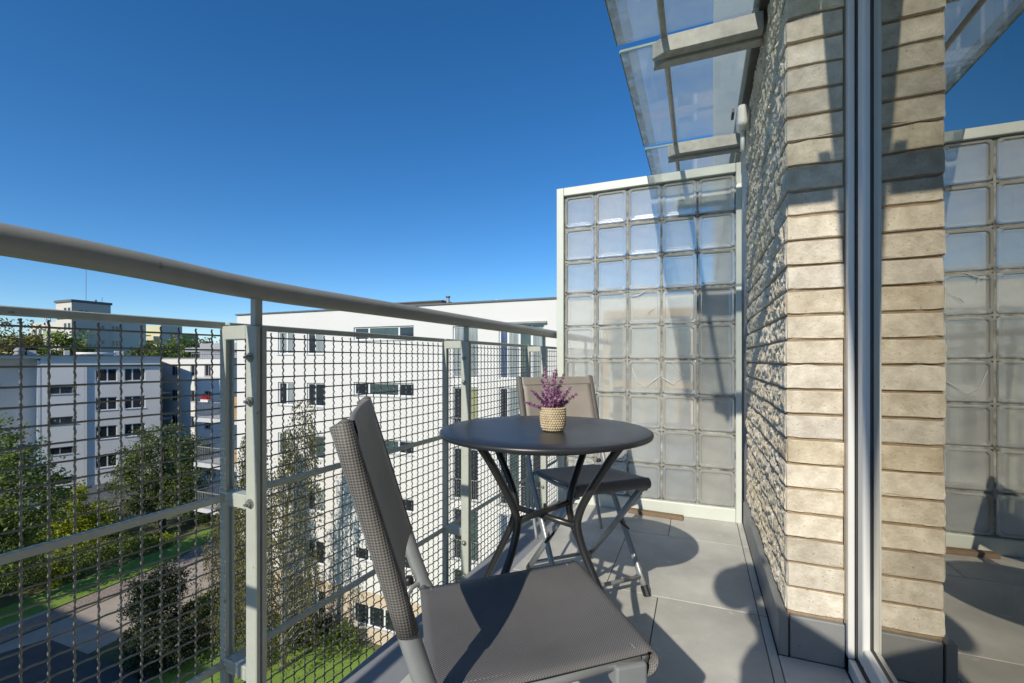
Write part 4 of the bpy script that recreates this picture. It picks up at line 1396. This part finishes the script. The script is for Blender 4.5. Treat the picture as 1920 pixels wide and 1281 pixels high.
for a, dz in ((R(68), .006), (R(158), -.010)):
    MB().tube([(-.118 * math.cos(a), -.118 * math.sin(a), .452 + dz), (.118 * math.cos(a), .118 * math.sin(a), .452 + dz)], .0095, 10).build('cross_bar', M['tubeb'], tb, smooth=True)
MB().tube([(0, 0, .425), (0, 0, .480)], .005, 8).build('bolt', M['tubeb'], tb)
MB().tube([(.235 * math.cos(2 * math.pi * k / 40), .235 * math.sin(2 * math.pi * k / 40), .682) for k in range(41)], .007, 6, caps=False).build('support_ring', M['tubeb'], tb, smooth=True)

HWD, SHW = .182, .161
def chair(label, loc, rz, group):
    t = thing('folding_chair', label, 'chair', loc, rz, group)
    # seat sling: drum-tight cloth, rolled over the front bar
    P = []
    xs = list(np.linspace(-.004, .326, 22))
    for x in xs:
        row = []
        for y in np.linspace(-SHW, SHW, 19):
            s = 1 - (y / SHW) ** 2
            e = .006 * (1 - min(1, (SHW - abs(y)) / .03))
            z = .452 - .017 * s * math.sin(math.pi * min(1, max(0, x / .335))) - e + (.006 if x < .02 else 0) * 0
            row.append((x + .008 * s * (x - .18) / .18 * -.0, y, z))
        P.append(row)
    for a in np.linspace(15, 200, 12):
        row = []
        for y in np.linspace(-SHW, SHW, 19):
            e = .006 * (1 - min(1, (SHW - abs(y)) / .03))
            row.append((.326 + .0185 * math.sin(R(a)), y, .452 - .0185 + .0185 * math.cos(R(a)) - e * .5))
        P.append(row)
    m = MB().grid(P)
    seat = m.build('seat', M['seatfab'], t, smooth=True)
    so_ = seat.modifiers.new('cloth', 'SOLIDIFY')
    so_.thickness, so_.offset = .003, -1
    # hems
    for sgn in (-1, 1):
        st = MB()
        for q in np.arange(.012, .314, .0062):
            z = .4525 - .017 * (1 - ((SHW - .022) / SHW) ** 2) * math.sin(math.pi * q / .335)
            st.obox((q, sgn * (SHW - .022), z), (q + .0036, sgn * (SHW - .022), z), .0013, .0012)
        st.build('seam', M['stitch'], seat)
    st = MB()
    for yy in np.arange(-SHW + .01, SHW - .01, .0062):
        s = 1 - (yy / SHW) ** 2
        st.obox((.312, yy, .4528 - .017 * s * math.sin(math.pi * .312 / .335)), (.312, yy + .0036, .4528 - .017 * s * math.sin(math.pi * .312 / .335)), .0013, .0012)
        st.obox((.018, yy, .4528 - .017 * s * math.sin(math.pi * .018 / .335)), (.018, yy + .0036, .4528 - .017 * s * math.sin(math.pi * .018 / .335)), .0013, .0012)
    st.build('seam', M['stitch'], seat)
    seat.rotation_euler.y = -.062
    seat.location = Vector((0, 0, .45)) - Matrix.Rotation(-.062, 3, 'Y') @ Vector((0, 0, .45))
    # back: sling between two sleeves
    bx = lambda z: -.020 - .095 * (z - .52) / .315
    P = []
    for z in np.linspace(.566, .838, 16):
        row = []
        for y in np.linspace(-HWD + .012, HWD - .012, 17):
            s = 1 - (y / (HWD - .012)) ** 2
            row.append((bx(z) + .012 - .024 * s * (.15 + .85 * math.sin(math.pi * min(1, max(0, (z - .5) / .36)))) , y, z + .006 * s * 0))
        P.append(row)
    back = MB().grid(P).build('backrest', M['backfab'], t, smooth=True)
    so_ = back.modifiers.new('cloth', 'SOLIDIFY')
    so_.thickness, so_.offset = .003, 0
    hem = MB()
    P = [[(bx(z) + .0165 - .024 * (1 - (y / (HWD - .012)) ** 2) * (.15 + .85 * math.sin(math.pi * min(1, (z - .5) / .36))), y, z) for y in np.linspace(-HWD + .014, HWD - .014, 17)] for z in (.808, .8395, .8405)]
    P += [[(p[0] - .008, p[1], p[2] - .001) for p in P[-1]]]
    hem.grid(P)
    hem.build('top_hem', M['backfab'], back, smooth=True)
    for sgn in (-1, 1):
        y = sgn * HWD
        path = [(bx(z), y, z) for z in np.linspace(.562, .838, 8)]
        path = [path[0]] + path + [(path[-1][0] - .002, y, .8405)]
        rr = [.0150] + [.0155] * (len(path) - 2) + [.010]
        sl_ = MB().tube(path, rr, 16, sq=(.85, 1.05), up=(1, 0, .3)).build('sleeve', M['sleevefab'], back, smooth=True)
        uv = sl_.data.uv_layers.new(name='weave')
        for p_ in sl_.data.polygons:
            ks = [v_ % 16 for v_ in p_.vertices]
            wrap = max(ks) == 15 and min(ks) == 0 and len(ks) == 4
            for li, v_ in zip(p_.loop_indices, p_.vertices):
                k_ = v_ % 16
                uv.data[li].uv = ((16 if wrap and k_ == 0 else k_) / 16 * .092, sl_.data.vertices[v_].co.z * 1.045)
    # side frames
    for sgn in (-1, 1):
        y = sgn * HWD
        path = smooth_path([(bx(.83), y, .83), (bx(.60), y, .60), (-.004, y, .475), (.035, y, .40), (.285, y, .022)], 5)
        fr_ = MB().tube(path, .0128, 12, sq=(.8, 1.12), up=(1, 0, .3)).build('front_leg', M['chairmetal'], t, smooth=True)
        MB().tube([(.278, y, .034), (.298, y, .002)], .0150, 10, sq=(.8, 1.25), up=(1, 0, .3)).build('foot_cap', M['black'], fr_)
        y2 = sgn * (SHW - .012)
        rg = MB().tube([(.320, y2, .442), (.10, y2, .200), (-.075, y2, .016)], .0105, 12, sq=(.75, 1.35), up=(0, 0, 1)).build('rear_leg', M['chairmetal'], t, smooth=True)
        MB().tube([(-.066, y2, .025), (-.088, y2, .002)], .0125, 10, sq=(.8, 1.3), up=(0, 0, 1)).build('foot_cap', M['black'], rg)
        MB().box((.274, y2 - .016, .420), (.326, y2 + .016, .4545)).build('hinge_plate', M['chairmetal'], t, bevel=.004)
        MB().tube([(.276, y2 + sgn * .010, .397), (.276, y2 + sgn * .020, .397)], .009, 12).build('knob', M['black'], t, smooth=False, bevel=.002)
        MB().tube([(.165, y2 + sgn * .006, .250), (.165, y + sgn * .012, .216)], .005, 8).build('pivot', M['black'], t)
        MB().tube([(.01, y * .82, .441), (.17, y * .80, .438), (.32, y * .82, .455)], .0085, 8).build('seat_rail', M['chairmetal'], t, smooth=True)
        # loop that carries the back of the seat
        MB().tube(smooth_path([(-.002, y * .99, .452), (-.022, y * .93, .448), (-.030, y * .90, .42), (-.022, y * .88, .30), (.02, y * .87, .17)], 4), .0068, 10).build('support_loop', M['chairmetal'], t, smooth=True)
        MB().ball((-.026, y * .95, .462), .011, 8, 5).build('end_cap', M['black'], t, smooth=True)
    MB().tube([(.262, -HWD, .062), (.262, HWD, .062)], .0082, 10).build('foot_bar', M['chairmetal'], t, smooth=True)
    MB().tube([(-.045, -SHW + .012, .046), (-.045, SHW - .012, .046)], .0082, 10).build('foot_bar', M['chairmetal'], t, smooth=True)
    MB().tube([(.004, -SHW - .016, .443), (.004, SHW + .016, .443)], .0075, 10).build('seat_bar', M['chairmetal'], t, smooth=True)
    MB().tube([(.326, -SHW + .012, .452), (.326, SHW - .012, .452)], .0115, 10).build('seat_bar', M['chairmetal'], t, smooth=True)
    return t
chair('grey folding sling chair close in front, turned sideways with a dark seat', (-.4325, .6655, 0), R(36), 'folding chairs at the bistro table')
chair('folding sling chair behind the table showing its sunlit taupe backrest', (-.523, 1.915, 0), R(-45.4), 'folding chairs at the bistro table')

pp = thing('potted_plant', 'purple heather in a cream woven pot on the black table', 'plant', (-.396, 1.283, .7103))
pot = MB().lathe([(.024, 0), (.029, .002), (.034, .012), (.0365, .030), (.0365, .055), (.0355, .070), (.032, .070), (.031, .055), (.005, .054)], 28).build('pot', M['basket'], pp, smooth=True)
wv = MB()
for j in range(10):
    z = .006 + j * .0068
    r = float(np.interp(z, [0, .012, .03, .055, .07], [.027, .034, .0368, .0368, .0358]))
    nb = 30
    for k_ in range(nb):
        a = 2 * math.pi * (k_ + .5 * (j % 2)) / nb
        q = MB().ball((0, 0, 0), .0042, 6, 4, (.55, .95, .85))
        ca, sa = math.cos(a), math.sin(a)
        tz = random.uniform(-.3, .3)
        wv.add([(ca * (r + v[0]) - sa * v[1], sa * (r + v[0]) + ca * v[1], z + v[2] + tz * v[1]) for v in q.v], q.f)
o = wv.build('rope_weave', M['basket'], pot, smooth=True)
o['kind'] = 'stuff'
MB().lathe([(.031, .0555), (.02, .0575), (.002, .058)], 18).build('soil', M['soil'], pp)
dirs = [(-.75, .1, .60), (-.85, -.2, .28), (-.45, .25, .9), (-.25, -.1, 1.25), (-.05, .2, 1.1), (.15, -.15, 1.2), (.30, .2, 1.05), (.62, -.05, .72), (.8, .1, .52), (.1, -.6, .55), (-.2, -.55, .6), (.4, -.45, .6), (-.5, -.35, .55), (0, .6, .7), (.42, .4, .6), (-.4, .5, .6)]
for dx, dy, dz in dirs:
    d = Vector((dx * .92, dx * .38 + dy, dz)) * 1.28
    tip = d * .078
    path = smooth_path([(d.x * .006, d.y * .006, .056), (d.x * .03, d.y * .03, .056 + d.z * .035), (tip.x * .85, tip.y * .85, .056 + tip.z)], 5)
    stem = MB().tube(path, [.0011] * len(path), 5).build('sprig', M['sprigstem'], pp)
    Q = []
    for f in np.linspace(.2, 1, 22):
        i = min(len(path) - 1, int(f * (len(path) - 1)))
        p = np.array(path[i])
        ln = .0145 * (1.0 - .5 * f)
        for kk in range(9):
            u = unit(1)[0]
            u = u + np.array(d.normalized()) * .75
            u /= np.linalg.norm(u)
            s = np.cross(u, unit(1)[0])
            s /= np.linalg.norm(s)
            w = .0025
            Q.append([p, p + u * ln * .5 + s * w, p + u * ln, p + u * ln * .5 - s * w])
    link('leaves', quads_mesh('leaves', np.array(Q), M['sprig']), stem)

pk = thing('timber_plank', 'short weathered timber plank lying at the foot of the glass blocks', 'plank', (-.235, 2.795, 0), R(-4))
MB().box((-.155, -.022, .0008), (.155, .022, .022)).build('board', M['wood'], pk, bevel=.003)

lt = MB()
rl_ = np.random.default_rng(5)
for q in range(70):
    x, y = rl_.uniform(-.72, .2), rl_.uniform(.2, 2.7)
    r_ = rl_.uniform(.0012, .0042)
    a_ = rl_.uniform(0, 6.28)
    lt.add([(x + r_ * math.cos(a_ + k_ * 1.57 + rl_.uniform(-.3, .3)) * (1.6 if k_ % 2 else .7), y + r_ * math.sin(a_ + k_ * 1.57) * (1.6 if k_ % 2 else .7), .0006 + (.0012 if k_ == 1 else 0)) for k_ in range(4)], [(0, 1, 2, 3)])
o = lt.build('litter', M['speck'])
o['kind'] = 'stuff'

# ------------------------------------------------------------------ the photographer whose shadow lies on the tiles
pe = thing('person', 'person in dark clothes leaning towards the railing behind the camera', 'person', (.10, -.42, 0))
def skin_body(name, pts, edges, mat, parent, lv=2):
    me = bpy.data.meshes.new(name)
    me.from_pydata([p[0] for p in pts], edges, [])
    me.materials.append(mat)
    o = link(name, me, parent)
    md = o.modifiers.new('skin', 'SKIN')
    for i, p in enumerate(pts):
        r = p[1] if hasattr(p[1], '__len__') else (p[1], p[1])
        me.skin_vertices[0].data[i].radius = r
    me.skin_vertices[0].data[0].use_root = True
    md.use_smooth_shade = True
    o.modifiers.new('sub', 'SUBSURF').levels = lv
    o.modifiers['sub'].render_levels = lv
    return o
J = [((.06, 0, .90), (.15, .11)), ((.03, .02, 1.06), (.135, .10)), ((.02, .04, 1.22), (.15, .11)), ((-.03, .05, 1.33), (.10, .08)), ((-.10, .06, 1.40), .050), ((-.165, .075, 1.475), .048),
     # legs
     ((-.03, 0, .84), .085), ((-.06, .03, .48), .058), ((-.07, 0, .09), .042), ((-.075, .10, .045), .036),
     ((.16, 0, .84), .085), ((.20, .02, .48), .058), ((.22, -.01, .09), .042), ((.23, .09, .045), .036),
     # left arm: elbow out, hand up at the camera grip; right arm hanging forward
     ((-.135, .06, 1.29), .055), ((-.15, .15, 1.05), .040), ((-.02, .25, 1.08), .028),
     ((.10, .04, 1.29), .058), ((.185, .08, 1.04), .044), ((.05, .22, 1.02), .030)]
Ed = [(0, 1), (1, 2), (2, 3), (3, 4), (4, 5), (0, 6), (6, 7), (7, 8), (8, 9), (0, 10), (10, 11), (11, 12), (12, 13), (3, 14), (14, 15), (15, 16), (3, 17), (17, 18), (18, 19)]
skin_body('clothed_body', J, Ed, M['cloth'], pe)
hd = MB()
hc = Vector((-.205, .095, 1.565))
hd.ball(hc + Vector((-.02, 0, -.012)), .1, 20, 14, (.80, .95, 1.08))
hd.ball(hc + Vector((0, .10, -.02)), .02, 8, 6, (.8, 1, 1.5))
for s in (-1, 1):
    hd.ball(hc + Vector((s * .078, -.005, -.01)), .028, 8, 6, (.35, .7, 1.1))
hd.build('head', M['skin'], pe, smooth=True)
hh = MB()
hh.ball(hc + Vector((.005, -.018, .020)), .104, 18, 12, (.78, .95, .98))
hh.ball(hc + Vector((.03, -.02, .115)), .055, 12, 8, (1.1, 1, .8))
hh.build('hair', M['hair'], pe, smooth=True)
for s in (-1, 1):
    MB().ball(hc + Vector((s * .032, .085, .015)), .012, 8, 6).build('eye', M['plastic'], pe, smooth=True)
MB().ball(hc + Vector((0, .088, -.058)), .022, 8, 5, (1, .4, .25)).build('mouth', M['red'], pe, smooth=True)
for wx, wy, wz, s in ((-.02, .25, 1.08, 1), (.05, .22, 1.02, -1)):
    h_ = MB()
    h_.tube([(wx, wy, wz), (wx + .02 * s, wy + .045, wz + .015), (wx + .03 * s, wy + .085, wz + .02)], [.026, .036, .030], 10, sq=(.6, 1.1))
    for q in range(4):
        b0 = Vector((wx + .03 * s + (q - 1.5) * .004, wy + .08, wz + .045 - q * .018))
        L = (.07, .078, .072, .056)[q]
        h_.tube([b0, b0 + Vector((.018 * s, L * .5, 0)), b0 + Vector((.045 * s, L * .75, -.004))], [.009, .0085, .007], 8)
    b0 = Vector((wx + .01 * s, wy + .03, wz + .04))
    h_.tube([b0, b0 + Vector((.025 * s, .03, .025)), b0 + Vector((.04 * s, .055, .02))], [.011, .010, .008], 8)
    h_.build('hand', M['skin'], pe, smooth=True)
